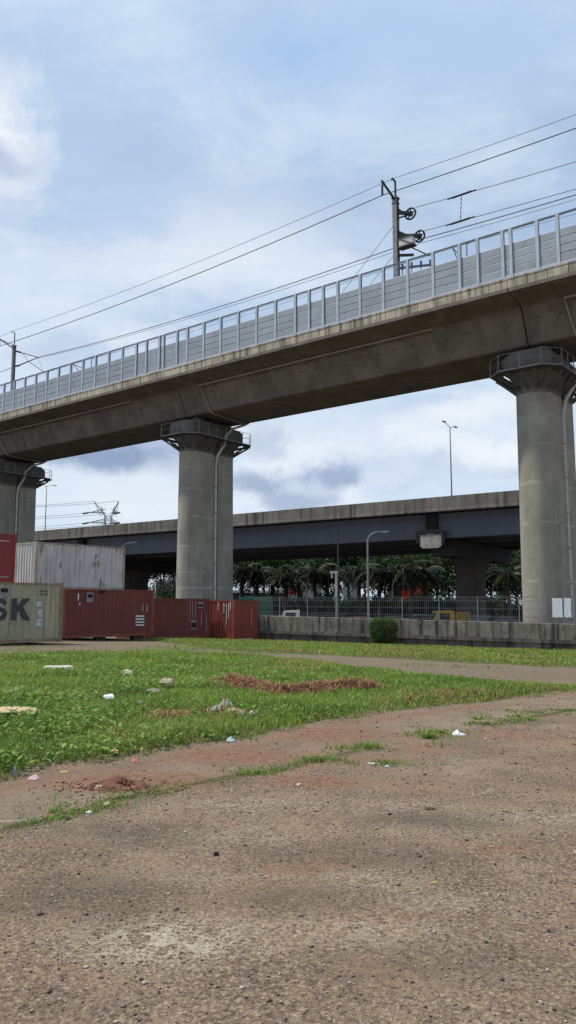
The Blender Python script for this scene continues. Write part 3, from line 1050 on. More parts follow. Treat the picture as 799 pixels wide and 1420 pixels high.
def cantilever_mast(s, label):
    o = 1.0
    b = vp(s, o, 0.255)
    root = thing('overhead_line_mast', label, 'mast', b, 'overhead line masts on the viaduct')
    top = 8.8
    q = MB(); h_mast(q, vp(s, o, 0), 0.26, top); col = q.build('mast_column', M['mast'], root)
    q = MB(); q.cbox(vp(s, o, top + 0.05), VD, VN, Z, 0.42, 0.42, 0.08); q.build('mast_cap', M['mast'], col)
    q = MB(); q.tube([vp(s, o, top), vp(s, o, top + 1.55), vp(s, o - 0.4, top + 1.62)], 0.07, 6); q.build('earth_wire_bracket', M['mast'], root)
    q = MB(); q.bar(vp(s, o, top - 0.3), vp(s, o - 1.9, top + 0.35), 0.10); q.bar(vp(s, o, top + 0.1), vp(s, o - 1.9, top + 0.35), 0.05)
    q.build('feeder_bracket', M['mast'], root)
    q = MB()
    q.tube([vp(s, o - 1.85, top + 0.3), vp(s, o - 1.85, top - 0.5)], 0.10, 8); q.build('feeder_insulator', M['insul'], root)
    # cantilever to the near track: top tube, bottom tube, registration arm
    tip = vp(s, 4.0, 8.35)
    q = MB(); q.tube([vp(s, o + 0.15, 8.3), vp(s, o + 0.85, 8.3)], 0.10, 8); q.tube([vp(s, o + 0.15, 6.5), vp(s, o + 0.75, 6.75)], 0.10, 8); q.build('insulator', M['insul'], root)
    q = MB()
    q.tube([vp(s, o + 0.8, 8.3), vp(s, 4.1, 8.3)], 0.05, 6)
    q.tube([vp(s, o + 0.7, 6.72), vp(s, 4.05, 8.25)], 0.055, 6)
    q.tube([vp(s, 2.7, 7.6), vp(s, 5.0, 6.75)], 0.035, 6)
    q.tube([vp(s, 2.1, 8.3), vp(s, 2.75, 7.6)], 0.025, 6)
    q.tube([vp(s, 4.1, 8.3), vp(s, 4.9, 6.75)], 0.018, 5)
    q.build('cantilever', M['mast'], root)
    return root


def anchor_mast(s, label):
    o = 1.0
    root = thing('tensioning_mast', label, 'mast', vp(s, o, 0.255), 'overhead line masts on the viaduct')
    top = 9.75
    q = MB(); h_mast(q, vp(s, o, 0), 0.26, top, 0.36); col = q.build('mast_column', M['mast'], root)
    q = MB(); q.cbox(vp(s, o, top + 0.04), VD, VN, Z, 0.5, 0.5, 0.08); q.cbox(vp(s, o, top - 0.35), VD, VN, Z, 0.46, 0.46, 0.06)
    q.build('mast_cap', M['mast'], col)
    q = MB(); q.tube([vp(s, o, top), vp(s, o, top + 1.35), vp(s, o - 0.4, top + 1.45), vp(s, o - 0.5, top + 1.3)], 0.08, 6); q.build('earth_wire_bracket', M['black_steel'], root)
    q = MB(); q.bar(vp(s, o - 0.1, top - 0.1), vp(s, o - 2.0, top + 0.55), 0.13); q.build('feeder_bracket', M['black_steel'], root)
    q = MB()
    q.tube([vp(s, o - 1.9, top + 0.5), vp(s, o - 1.9, top + 0.2)], 0.03, 6)
    q.tube([vp(s, o - 1.9, top + 0.2), vp(s, o - 1.9, top - 0.55)], 0.08, 8)
    q.build('feeder_insulator', M['insul'], root)
    # two tensioning wheels held off the mast
    for zw, oo, off in ((8.55, 1.6, -1.0), (6.75, 1.9, -1.6)):
        cpos = vp(s + off * 0.9, oo, zw)
        q = MB()
        ring = [cpos + VD * (0.42 * math.cos(t)) + Z * (0.42 * math.sin(t)) for t in [i * math.pi / 9 for i in range(19)]]
        q.tube(ring, 0.07, 6, cap=False)
        ring = [cpos + VD * (0.15 * math.cos(t)) + Z * (0.15 * math.sin(t)) for t in [i * math.pi / 5 for i in range(11)]]
        q.tube(ring, 0.08, 6, cap=False)
        for t in range(5):
            a = t * 2 * math.pi / 5 + 0.3
            q.bar(cpos, cpos + VD * (0.4 * math.cos(a)) + Z * (0.4 * math.sin(a)), 0.06)
        q.build('tension_wheel', M['black_steel'], root, smooth=True)
        q = MB()
        q.bar(vp(s, o, zw + 0.12), cpos + Z * 0.05, 0.20, 0.22)
        q.bar(vp(s, o, zw - 0.35), cpos - Z * 0.05, 0.09)
        q.bar(vp(s, o, zw + 0.5), cpos.lerp(vp(s, o, zw), 0.45), 0.16)
        q.build('wheel_bracket', M['black_steel'], root)
    q = MB(); q.cbox(vp(s - 0.85, o + 0.1, 6.15), VD, VN, Z, 1.1, 0.5, 0.62); bx = q.build('pulley_box', M['box_pale'], root)
    q = MB()
    for zz in (5.82, 6.48):
        q.cbox(vp(s - 0.85, o + 0.1, zz), VD, VN, Z, 1.25, 0.6, 0.10)
    q.bar(vp(s - 1.35, o - 0.17, 5.85), vp(s - 0.35, o - 0.17, 6.45), 0.06)
    q.build('box_frame', M['black_steel'], bx)
    # lower arm with four insulators above the transformer cabinet
    q = MB(); q.bar(vp(s, o, 4.35), vp(s - 2.6, o + 0.9, 4.25), 0.14); q.bar(vp(s, o, 5.35), vp(s - 1.2, o + 0.4, 5.2), 0.16); q.bar(vp(s - 0.9, o + 0.3, 5.9), vp(s - 2.3, o + 0.8, 4.95), 0.07)
    q.build('crossarm', M['black_steel'], root)
    for k in range(4):
        q = MB()
        p = vp(s - 0.4 - k * 0.65, o + 0.15 + k * 0.2, 4.4)
        q.tube([p - Z * 1.05, p - Z * 0.2], 0.035, 6)
        q.tube([p - Z * 0.2, p + Z * 0.22], 0.09, 8)
        q.build('switch_insulator', M['insul'], root)
    q = MB(); q.cbox(vp(s - 1.5, o + 0.5, 2.36), VD, VN, Z, 1.7, 0.7, 2.5); q.cbox(vp(s - 1.5, o + 0.5, 0.68), VD, VN, Z, 1.5, 0.6, 0.86)
    q.build('weight_stack', M['dark_steel'], root)
    # guy ropes towards the left
    q = MB()
    q.tube([vp(s, o, 7.9), vp(s + 8.3, o, 0.7)], 0.022, 5); q.tube([vp(s, o, 5.6), vp(s + 6.0, o, 0.7)], 0.022, 5)
    q.build('guy_rope', M['wire_pale'], root)
    return root


S_ANCHOR, S_LEFT = -24.0, 25.2
anchor_mast(S_ANCHOR, 'tall dark mast with two tensioning wheels and cabinets behind the noise barrier')
cantilever_mast(S_LEFT, 'slim mast with a triangular cantilever arm at the left edge above the barrier')
far_mast(S_ANCHOR - 0.9, 'mast on the far side of the deck, its tip seen right of the tensioning mast')
far_mast(S_LEFT - 0.5, 'mast on the far side of the deck, arm tip seen right of the left mast')


def wire(label, pts, r, mat, sag=0.35, name='overhead_wire', group='overhead wires above the viaduct', n=14):
    path = []
    for a, b in zip(pts[:-1], pts[1:]):
        a, b = Vector(a), Vector(b)
        for i in range(n + (1 if b == Vector(pts[-1]) else 0)):
            t = i / n
            path.append(a.lerp(b, t) - Z * (4 * sag * t * (1 - t)))
    q = MB()
    q.tube(path, r, 5)
    o = q.build(name, mat, origin=path[0])
    tag(o, label, 'wire', group)
    return o


SR, SL = S_ANCHOR - 49.2, S_LEFT + 48.0
wire('topmost pale earth wire running over the mast tips', [vp(SR, 0.5, 11.0), vp(S_ANCHOR, 0.5, 11.08), vp(S_LEFT, 0.6, 10.42), vp(SL, 0.6, 10.4)], 0.022, M['wire_pale'], 0.5)
wire('dark feeder wire hung from the outer mast insulators', [vp(SR, -0.9, 9.6), vp(S_ANCHOR, -0.9, 9.2), vp(S_LEFT, -0.85, 8.3), vp(SL, -0.85, 8.3)], 0.034, M['wire'], 0.55)
wire('upper tensioned wire leaving the upper wheel to the right', [vp(SR, 3.6, 8.6), vp(S_ANCHOR - 1.3, 1.6, 8.9)], 0.022, M['wire'], 0.5)
wire('lower tensioned wire leaving the lower wheel to the right', [vp(SR, 3.6, 7.0), vp(S_ANCHOR - 1.8, 1.9, 7.05)], 0.022, M['wire'], 0.45)
wire('thick messenger wire of the near track above the barrier', [vp(SR, 3.9, 7.6), vp(S_ANCHOR, 3.6, 7.45), vp(S_LEFT, 4.05, 8.28), vp(SL, 4, 8.3)], 0.034, M['wire'], 0.55)
wire('second messenger wire close below the thick one', [vp(SR, 4.3, 7.6), vp(S_ANCHOR, 3.7, 7.2), vp(S_LEFT, 4.05, 8.2)], 0.02, M['wire_pale'], 0.6)
wire('lowest contact wire grazing the top of the barrier', [vp(SR, 4.0, 6.5), vp(S_ANCHOR, 4.2, 6.25), vp(S_LEFT, 4.7, 6.55), vp(SL, 4.5, 6.5)], 0.022, M['wire_pale'], 0.05)
wire('wire of the far track glimpsed through the clear panes', [vp(SR, 8.6, 8.5), vp(S_ANCHOR - 0.9, 8.4, 8.55), vp(S_LEFT - 0.5, 8.4, 8.55), vp(SL, 8.4, 8.5)], 0.02, M['wire_pale'], 0.5)

# section insulators in the two tensioned wires and their link
def wire_pt(a, b, sag, px):
    """point of a sagging wire seen at picture column px (found by walking along it)"""
    best = None
    for i in range(400):
        t = i / 399
        p = Vector(a).lerp(Vector(b), t) - Z * (4 * sag * t * (1 - t))
        d = p.y * math.cos(PITCH) + (p.z - CAMZ) * math.sin(PITCH)
        x = 399.5 + p.x / d * FPX
        if best is None or abs(x - px) < best[0]:
            best = (abs(x - px), p)
    return best[1]


pu = wire_pt(vp(SR, 3.6, 8.6), vp(S_ANCHOR - 1.3, 1.6, 8.9), 0.5, 640)
pl_ = wire_pt(vp(SR, 3.6, 7.0), vp(S_ANCHOR - 1.8, 1.9, 7.05), 0.45, 638)
ins = thing('section_insulator', 'pair of dark rod insulators linked by a dropper in the upper wires', 'insulator', pl_, 'fittings in the overhead wires')
for p in (pu, pl_):
    q = MB()
    q.tube([p - VD * 0.75, p + VD * 0.75], 0.075, 8)
    q.tube([p - VD * 1.1, p + VD * 1.1], 0.035, 6)
    q.build('rod_insulator', M['insul'], ins)
q = MB(); q.tube([pu, pl_], 0.018, 5)
for k in range(5):
    m_ = pu.lerp(pl_, (k + 1) / 6)
    q.tube([m_ - Z * 0.06, m_ + Z * 0.06], 0.04, 6)
q.build('dropper', M['wire'], ins)


# ------------------------------------------------------------------ elevated road behind
TH2 = math.radians(55.2)
OD = Vector((-math.sin(TH2), math.cos(TH2), 0))
ON = Vector((math.cos(TH2), math.sin(TH2), 0))
OQ = at_y(720, 679.5, 80.0)              # top of the near parapet


def op(s, o, z):
    return OQ + OD * s + ON * o + Z * z


def ohit(px):
    """distance along the near parapet at picture column px"""
    lo, hi = -30.0, 260.0
    for _ in range(50):
        m = (lo + hi) / 2
        p = op(m, 0, -3)
        d = p.y * math.cos(PITCH) + (p.z - CAMZ) * math.sin(PITCH)
        if 399.5 + p.x / d * FPX > px:
            lo = m
        else:
            hi = m
    return lo


def build_overpass():
    root = thing('elevated_road', 'long elevated road on dark grey steel girders crossing behind the piers', 'overpass', op(30, 12, -15))
    S0, S1 = -34.0, 206.0
    WID = 27.0
    n = 48
    w = (S1 - S0) / n
    for i in range(n):
        for side in (0, 1):
            q = MB()
            s = S0 + i * w + 0.015
            if side == 0:
                prof = [(0.0, 0.0), (0.26, 0.0), (0.45, -1.3), (0.45, -1.62), (-0.03, -1.62), (-0.03, -1.38), (0.0, -1.34)]
            else:
                prof = [(WID, 0.0), (WID - 0.26, 0.0), (WID - 0.4, -1.3), (WID - 0.4, -1.62), (WID, -1.62)]
            j = random.uniform(-0.012, 0.012)
            q.loft([[op(s, o + j, z) for o, z in prof], [op(s + w - 0.03, o + j, z) for o, z in prof]])
            q.build('parapet_panel', M['o_parapet'], root)
    q = MB()
    prof = [(0.47, -1.30), (WID - 0.42, -1.30), (WID - 0.42, -1.62), (WID - 3, -1.9), (3, -1.9), (0.47, -1.62)]
    q.loft([[op(S0, o, z) for o, z in prof], [op(S1, o, z) for o, z in prof]])
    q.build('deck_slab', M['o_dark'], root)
    q = MB()
    q.box(op(S0, 11.7, -1.296), OD, ON, Z, S1 - S0, 0.6, 0.9)
    q.build('median_kerb', M['o_parapet'], root)
    segs = np.linspace(S0, S1, 21)
    for o in (1.15, 8.3, 15.5, 23.4):
        for a, b in zip(segs[:-1], segs[1:]):
            q = MB()
            prof = [(o, -1.75), (o + 2.2, -1.75), (o + 2.2, -4.45), (o + 2.35, -4.45), (o + 2.35, -4.53), (o - 0.12, -4.53), (o - 0.12, -4.45), (o, -4.45)]
            if o > 2:
                prof = [(o, -1.9), (o + 2.2, -1.9), (o + 2.0, -4.53), (o + 0.2, -4.53)]
            q.loft([[op(a + 0.01, oo, z) for oo, z in prof], [op(b - 0.01, oo, z) for oo, z in prof]])
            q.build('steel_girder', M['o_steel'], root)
    # cross diaphragms under the deck
    for s in np.arange(S0 + 4, S1, 6.0):
        q = MB()
        q.box(op(s, 3.4, -3.4), OD, ON, Z, 0.3, 19.9, 1.48)
        q.build('cross_beam', M['o_dark'], root)
    for px in (595, 108):
        s = ohit(px)
        base = op(s, 12, 0)
        base.z = -1.35
        lab = 'dark hammerhead road pier with a pale squared cap end left of the big pier' if px > 300 else 'hammerhead road pier behind the white container'
        p = thing('road_pier', lab, 'pier', base, 'piers of the elevated road')
        zt = OQ.z
        # crosshead running through the girders, its end standing out on the near side
        hw = 1.45
        ring = lambda o, pr: [op(s + a, o, z) for a, z in pr]
        up = [(-hw, -3.7), (hw, -3.7), (hw, -5.3), (hw * 0.75, -5.72), (-hw * 0.75, -5.72), (-hw, -5.3)]
        mid = [(-hw, -4.54), (hw, -4.54), (hw, -5.9), (hw * 0.9, -6.4), (-hw * 0.9, -6.4), (-hw, -5.9)]
        q = MB()
        q.loft([ring(0.35, up), ring(1.02, up)])
        q.build('crosshead_end', M['black_steel'], p)
        q = MB()
        q.loft([ring(3.6, up), ring(3.7, mid), ring(23.0, mid), ring(23.3, up)])
        q.build('crosshead', M['o_dark'], p)
        q = MB()
        e = [(-hw * 0.9, -4.12), (-0.5, -4.12), (-0.45, -3.98), (0.45, -3.98), (0.5, -4.12), (hw * 0.9, -4.12), (hw * 0.9, -5.36), (hw * 0.62, -5.66), (-hw * 0.62, -5.66), (-hw * 0.9, -5.36)]
        q.loft([ring(0.30, e), ring(0.345, e)])
        q.build('cap_end', M['o_cap'], p)
        # dark frame round the cap end and the restrainer box in front of the girder
        q = MB()
        q.box(op(s - 1.72, 0.2, -4.0), OD, ON, Z, 3.44, 0.14, 0.36)
        q.box(op(s - 1.72, 0.2, -5.1), OD, ON, Z, 0.38, 0.14, 1.09)
        q.box(op(s + 1.34, 0.2, -5.1), OD, ON, Z, 0.38, 0.14, 1.09)
        q.build('cap_frame', M['hole'], p)
        q = MB()
        q.box(op(s - 0.68, 0.5, -3.64), OD, ON, Z, 1.36, 0.52, 1.9)
        q.build('restrainer_box', M['hole'], p)
        q = MB()
        rings = []
        for z, k in ((zt - 6.4, 1.15), (zt - 7.4, 0.9), (zt - 8.5, 0.82), (-1.35, 0.82)):
            c = Vector((op(s, 12, 0).x, op(s, 12, 0).y, z))
            rr = []
            for t in range(16):
                a = 2 * math.pi * t / 16
                cx, cy = math.cos(a), math.sin(a)
                ex = math.copysign(abs(cx) ** 0.5, cx)
                ey = math.copysign(abs(cy) ** 0.5, cy)
                rr.append(c + OD * (1.5 * k * ex) + ON * (3.3 * k * ey))
            rings.append(rr)
        q.loft(rings)
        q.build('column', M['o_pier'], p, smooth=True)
    return root


build_overpass()


def double_lamp(px, ptop, label):
    s = ohit(px)
    # the pole stands on the median: slide until its column matches
    best = None
    for i in range(400):
        ss = s - 20 + i * 0.1
        p = op(ss, 12, 4)
        d = p.y * math.cos(PITCH) + (p.z - CAMZ) * math.sin(PITCH)
        x = 399.5 + p.x / d * FPX
        if best is None or abs(x - px) < best[0]:
            best = (abs(x - px), ss)
    ss = best[1]
    b = op(ss, 12, -0.39)
    H = at_y(px, ptop, b.y).z - b.z
    root = thing('road_lamp', label, 'street lamp', b, 'twin-arm lamps on the elevated road')
    q = MB(); q.tube([b, b + Z * H], 0.11, 8, r2=0.06); q.build('pole', M['mast'], root, smooth=True)
    for sg in (-1, 1):
        q = MB()
        tip = b + Z * (H + 0.28) + ON * (sg * 1.5)
        q.tube([b + Z * (H - 0.05), tip], 0.04, 6)
        arm = q.build('arm', M['mast'], root)
        q = MB()
        q.cbox(tip + ON * (sg * 0.35) + Z * 0.05, ON, OD, Z, 0.8, 0.28, 0.10)
        q.build('lamp_head', M['mast'], arm)
    return root


double_lamp(626, 592, 'twin-arm lamp post on the elevated road left of the big pier')
double_lamp(63, 674, 'small twin-arm lamp post on the elevated road beside the left pier')


# ------------------------------------------------------------------ transmission tower far behind
def build_pylon():
    Y = 445.0
    c = at_y(147, 838, Y)
    zs = lambda py: at_y(147, py, Y).z
    xs = lambda px: at_y(px, 720, Y).x
    root = thing('transmission_tower', 'lattice transmission tower with V-shaped horns on the skyline beyond the elevated road', 'pylon', (c.x, Y, -1.3))
    r = 0.30
    body = MB()
    hw = lambda z: 1.7 + max(0, (52 - z)) * 0.062
    lv = [-1.3, 9, 18, 26, 33, 39, 44, 48, 52.5]
    cor = lambda z, a, b: Vector((c.x + a * hw(z), Y + b * hw(z), z))
    for z0, z1 in zip(lv[:-1], lv[1:]):
        for a, b in ((-1, -1), (1, -1), (1, 1), (-1, 1)):
            body.bar(cor(z0, a, b), cor(z1, a, b), r)
        for (a, b), (a2, b2) in (((-1, -1), (1, -1)), ((1, -1), (1, 1)), ((1, 1), (-1, 1)), ((-1, 1), (-1, -1))):
            body.bar(cor(z0, a, b), cor(z1, a2, b2), r * 0.6)
            body.bar(cor(z0, a2, b2), cor(z1, a, b), r * 0.6)
            body.bar(cor(z1, a, b), cor(z1, a2, b2), r * 0.6)
    body.build('lattice_body', M['mast'], root)
    tips = []
    for py in (711, 725):
        z = zs(py)
        for sg, px in ((-1, 123), (1, 166)):
            q = MB()
            tip = Vector((xs(px), Y, z))
            for b in (-1, 1):
                q.bar(Vector((c.x + sg * 1.8, Y + b * 1.8, z)), tip, r)
                q.bar(Vector((c.x + sg * 1.8, Y + b * 1.8, z + 2.2)), tip, r * 0.7)
                for t in (0.3, 0.55, 0.8):
                    a0 = Vector((c.x + sg * 1.8, Y + b * 1.8, z)).lerp(tip, t)
                    a1 = Vector((c.x + sg * 1.8, Y + b * 1.8, z + 2.2)).lerp(tip, t - 0.2)
                    q.bar(a0, a1, r * 0.5)
            q.build('crossarm', M['mast'], root)
            ii = MB()
            ii.tube([tip, tip + Vector((-2.2, -4, -1.0))], 0.5, 6)
            ii.build('insulator_string', M['insul'], root)
            tips.append(tip)
    for sg, px in ((-1, 130), (1, 164)):
        q = MB()
        tip = Vector((xs(px), Y, zs(695)))
        for b in (-1, 1):
            q.bar(Vector((c.x + sg * 1.7, Y + b * 1.7, 52.4)), tip, r)
            q.bar(Vector((c.x + sg * 3.0, Y + b * 0.6, 53.2)), Vector((c.x + sg * 1.7, Y + b * 1.7, 56.0)).lerp(tip, 0.4), r * 0.6)
        q.bar(Vector((c.x + sg * 4.2, Y, 52.0)), tip, r * 0.8)
        q.build('earth_wire_horn', M['mast'], root)
        tips.append(tip)
    for i, t in enumerate(tips):
        q_far = Vector((t.x - 240, t.y - 40, t.z + 6))
        side = 'left' if i % 2 == 0 else 'right'
        nm = ('upper crossarm', 'upper crossarm', 'lower crossarm', 'lower crossarm', 'horn', 'horn')[i]
        wire('power line running left from the %s %s of the transmission tower' % (side, nm), [t, q_far], 0.11, M['wire_pale'], 9.0, 'power_line', 'power lines of the transmission tower')


build_pylon()


# ------------------------------------------------------------------ shipping containers
CH, CW, CL = 2.59, 2.44, 6.06


def wave(L, pitch, depth):
    """corrugation profile along a panel: (distance, recess)"""
    n = max(1, int(round(L / pitch)))
    p = L / n
    pts = [(0, 0)]
    for i in range(n):
        a = i * p
        pts += [(a + 0.13 * p, 0), (a + 0.37 * p, depth), (a + 0.63 * p, depth), (a + 0.87 * p, 0)]
    pts.append((L, 0))
    return pts


def container(corner, e, label, paint, rail, z, name='shipping_container', right_corner=True, flat=False, door='left', group='shipping containers in the yard', depth=0.05, ph=0.28):
    """corner: front right (or left) foot of the long side that faces the camera; e: unit vector along that side to the right"""
    e = Vector(e).normalized()
    w = Vector((-e.y, e.x, 0))                      # into the container, away from the camera
    A = Vector((corner[0], corner[1], z)) - (e * CL if right_corner else Vector((0, 0, 0)))
    root = thing(name, label, 'container', A + e * CL / 2 + w * CW / 2, group)
    R = lambda x, y, zz: A + e * x + w * y + Z * zz
    pw = 0.16
    # corner posts and castings
    for x in (0, CL - pw):
        for y in (0, CW - pw):
            q = MB(); q.box(R(x, y, 0.12), e, w, Z, pw, pw, CH - 0.24); q.build('corner_post', M[rail], root)
    for x in (-0.004, CL - 0.174):
        for y in (-0.004, CW - 0.158):
            for zz in (0, CH - 0.118):
                q = MB(); q.box(R(x, y, zz), e, w, Z, 0.178, 0.162, 0.118); q.build('corner_casting', M[rail], root)
    # rails
    for y in (0.01, CW - 0.09):
        q = MB(); q.box(R(0.18, y, 0.02), e, w, Z, CL - 0.36, 0.08, 0.15); q.build('bottom_rail', M[rail], root)
        q = MB(); q.box(R(0.18, y, CH - 0.085), e, w, Z, CL - 0.36, 0.08, 0.07); q.build('top_rail', M[rail], root)
    for x in (0.01, CL - 0.09):
        q = MB(); q.box(R(x, 0.17, 0.02), e, w, Z, 0.08, CW - 0.34, 0.15); q.build('bottom_rail', M[rail], root)
        q = MB(); q.box(R(x, 0.17, CH - 0.11), e, w, Z, 0.08, CW - 0.34, 0.095); q.build('top_rail', M[rail], root)
    # corrugated long sides
    z0, z1 = 0.171, CH - 0.086
    prof = wave(CL - 2 * pw, ph, depth)
    for side in (0, 1):
        q = MB()
        vs = []
        for d, r in prof:
            y = 0.022 + r if side == 0 else CW - 0.022 - r
            vs += [R(pw + d, y, z0), R(pw + d, y, z1)]
        q.add(vs, [(2 * i, 2 * i + 2, 2 * i + 3, 2 * i + 1) if side == 0 else (2 * i, 2 * i + 1, 2 * i + 3, 2 * i + 2) for i in range(len(prof) - 1)])
        q.build('side_panel', M[paint], root)
    # ends: one corrugated, one with doors
    ends = (('door', 'plain') if door == 'left' else ('plain', 'door'))
    for x, kind, sg in ((0.022, ends[0], 1), (CL - 0.022, ends[1], -1)):
        if kind == 'plain':
            pr = wave(CW - 2 * pw, 0.25, 0.045)
            q = MB()
            vs = []
            for d, r in pr:
                vs += [R(x + sg * r, pw + d, 0.171), R(x + sg * r, pw + d, CH - 0.111)]
            q.add(vs, [(2 * i, 2 * i + 1, 2 * i + 3, 2 * i + 2) if sg > 0 else (2 * i, 2 * i + 2, 2 * i + 3, 2 * i + 1) for i in range(len(pr) - 1)])
            q.build('end_panel', M[paint], root)
        else:
            for k in (0, 1):
                q = MB()
                wid = (CW - 2 * pw) / 2 - 0.01
                y0 = pw + k * (wid + 0.02)
                q.box(R(x if sg > 0 else x - 0.05, y0, 0.18), e, w, Z, 0.05, wid, CH - 0.30)
                dr = q.build('door', M[paint], root)
                for yy in (0.25, 0.75):
                    q = MB()
                    xx = x - 0.02 if sg > 0 else x + 0.02
                    q.tube([R(xx, y0 + wid * yy, 0.12), R(xx, y0 + wid * yy, CH - 0.08)], 0.02, 6)
                    q.build('locking_bar', M['galv'], dr)
    q = MB()
    q.box(R(0.05, 0.05, CH - 0.035), e, w, Z, CL - 0.1, CW - 0.1, 0.02); q.build('roof', M[paint], root)
    q = MB()
    q.box(R(0.06, 0.06, 0.06), e, w, Z, CL - 0.12, CW - 0.12, 0.08); q.build('floor', M['hole'], root)
    return root, R, e, w


def plate(R, e, w, x0, z0, sx, sz, mat, name, root, out=0.012):
    q = MB()
    q.box(R(x0, 0.022 - out, z0), e, w, Z, sx, out - 0.002 if out > 0.004 else 0.002, sz)
    return q.build(name, M[mat], root)


def unit(x, y):
    return Vector((x, y, 0)).normalized()


E_B = unit(0.61, 0.79)
c_b = at_y(85.5, 891, 34.75)
beige, Rb, eb, wb = container((c_b.x, c_b.y), E_B, 'beige container with big black letters on its side, front left', 'beige', 'beige_rust', -0.05)
E_R = unit(0.64, 0.77)
c_r1 = at_y(212.5, 880, 44.8)
red1, R1, e1, w1 = container((c_r1.x, c_r1.y), E_R, 'dark red container beside the beige one, four white dashes near its right end', 'red', 'red_rail', -0.17)
E_R2 = unit(0.59, 0.81)
c_r2 = at_y(291.5, 884, 52.3)
red2, R2, e2, w2 = container((c_r2.x, c_r2.y), E_R2, 'dark red container in the middle of the row with two black vent openings', 'red', 'red_rail', -0.60)
E_R3 = unit(0.785, -0.62)
c_r3 = at_y(324.5, 886, 51.5)
red3, R3, e3, w3 = container((c_r3.x, c_r3.y), E_R3, 'orange-red container at the right end of the row, corner towards the grass', 'red_bright', 'red_bright', -0.70, door='left')
# second row, hidden below, and the two containers stacked on it
cl = R1(CL, 2.72, 0)
low1, _, _, _ = container((cl.x, cl.y), E_R, 'container in the back row carrying the white container, hidden by the dark red one', 'red', 'red_rail', -0.18)
white, Rw, ew, ww = container((cl.x, cl.y), E_R, 'white rust-stained container stacked on the back row', 'whitec', 'white_rail', -0.18 + CH + 0.004, door='right')
cl = Rb(CL + 0.95, 5.3, 0)
low0, _, _, _ = container((cl.x, cl.y), E_B, 'container in the back row hidden behind the beige one', 'red', 'red_rail', -0.08)
red0, R0, e0, w0 = container((cl.x, cl.y), E_B, 'deep red smooth-sided container stacked at the far left', 'red_deep', 'red_deep', -0.08 + CH + 0.004, depth=0.008)
q = MB()
for zz in (0.42, 2.2):
    q.box(R0(CL - 1.15, 0.008, zz), e0, w0, Z, 0.8, 0.012, 0.025)
q.box(R0(CL - 0.95, 0.006, 0.3), e0, w0, Z, 0.03, 0.014, 1.9)
q.build('seam_strip', M['decal'], red0)


# letters: only those the photograph shows
def letter_k(R, e, w, x, z, h, root):
    t = h * 0.27
    q = MB()
    pr = [(0, 0), (t, 0), (t, h), (0, h)]
    d = 0.012

    def poly(pts):
        f = [R(x + a, 0.006, z + b) for a, b in pts]
        g = [R(x + a, 0.006 + d, z + b) for a, b in pts]
        n = len(pts)
        q.add(f + g, [tuple(range(n))] + [(i, i + n, (i + 1) % n + n, (i + 1) % n) for i in range(n)])
    poly(pr)
    poly([(t, h * 0.36), (t + 0.02, h * 0.66), (h * 0.60, h), (h * 0.98, h), (t + 0.05, h * 0.36)][::1])
    poly([(h * 0.36, h * 0.50), (h * 0.56, h * 0.66), (h * 1.0, 0), (h * 0.66, 0)])
    return q.build('letter', M['letter'], root)


def letter_s(R, e, w, x, z, h, root):
    wd, t = h * 0.74, h * 0.21
    q = MB()
    path = []
    cx = x + wd / 2
    r = (h - t) / 4
    rx = (wd - t) / 2
    for i in range(13):
        a = math.radians(15 + i * (255 / 12))
        path.append((cx + rx * math.cos(a), z + h - t / 2 - r + r * math.sin(a)))
    for i in range(13):
        a = math.radians(90 - i * (255 / 12))
        path.append((cx + rx * math.cos(a), z + t / 2 + r + r * math.sin(a)))
    for i in range(len(path) - 1):
        a, b = Vector((*path[i], 0)), Vector((*path[i + 1], 0))
        dd = (b - a)
        if dd.length < 1e-5:
            continue
        dd.normalize()
        nn = Vector((-dd.y, dd.x, 0)) * (t / 2)
        a2, b2 = a - dd * 0.02, b + dd * 0.02
        k = 0.0002 * (i % 2)
        q.add([R(p.x, 0.006 - k, p.y) for p in (a2 - nn, b2 - nn, b2 + nn, a2 + nn)], [(0, 1, 2, 3)])
    return q.build('letter', M['letter'], root)


def side_x(R, e, px, py=850):
    """distance along a container's front at picture column px"""
    r = pix_dir(px, py)
    c = Vector((0, 0, CAMZ))
    A = R(0, 0, 0)
    n = Vector((-e.y, e.x, 0))
    t = (A - c).dot(n) / r.dot(n)
    P = c + r * t
    return (P - A).dot(e), P.z - A.z


xk, zk = side_x(Rb, eb, 15.5, 861)
letter_k(Rb, eb, wb, xk, 0.98, 0.92, beige)
xs_, _ = side_x(Rb, eb, 9.8, 861)
letter_s(Rb, eb, wb, xs_ - 0.92 * 0.74, 0.98, 0.92, beige)


def patch_px(R, e, w, px0, py0, px1, py1, mat, name, root, out=0.012):
    a, zb = side_x(R, e, px0, py1)
    b, zt = side_x(R, e, px1, py0)
    return plate(R, e, w, a, zb, b - a, zt - zb, mat, name, root, out)


v1 = patch_px(Rb, eb, wb, 1, 815, 13, 828, 'vent', 'vent_plate', beige)
patch_px(Rb, eb, wb, 1.6, 816, 11.5, 821.5, 'hole', 'vent_opening', v1, 0.020)
for y0, y1 in ((834, 841), (845, 856), (858, 869)):
    patch_px(Rb, eb, wb, 51 + (y0 % 3), y0, 58.5, y1, 'bluegrey', 'faded_label', beige, 0.004 + 0.006)
for k in range(5):
    patch_px(Rb, eb, wb, 56.5 + k * 2.1, 818 + (k % 3), 58 + k * 2.1, 821, 'letter', 'stencil_mark', beige, 0.006)
    patch_px(Rb, eb, wb, 56.5 + k * 2.1, 823 + (k % 2), 58 + k * 2.1, 825.5, 'letter', 'stencil_mark', beige, 0.006)
patch_px(Rb, eb, wb, 61, 830, 61.8, 884, 'beige_rust', 'rust_streak', beige, 0.005)

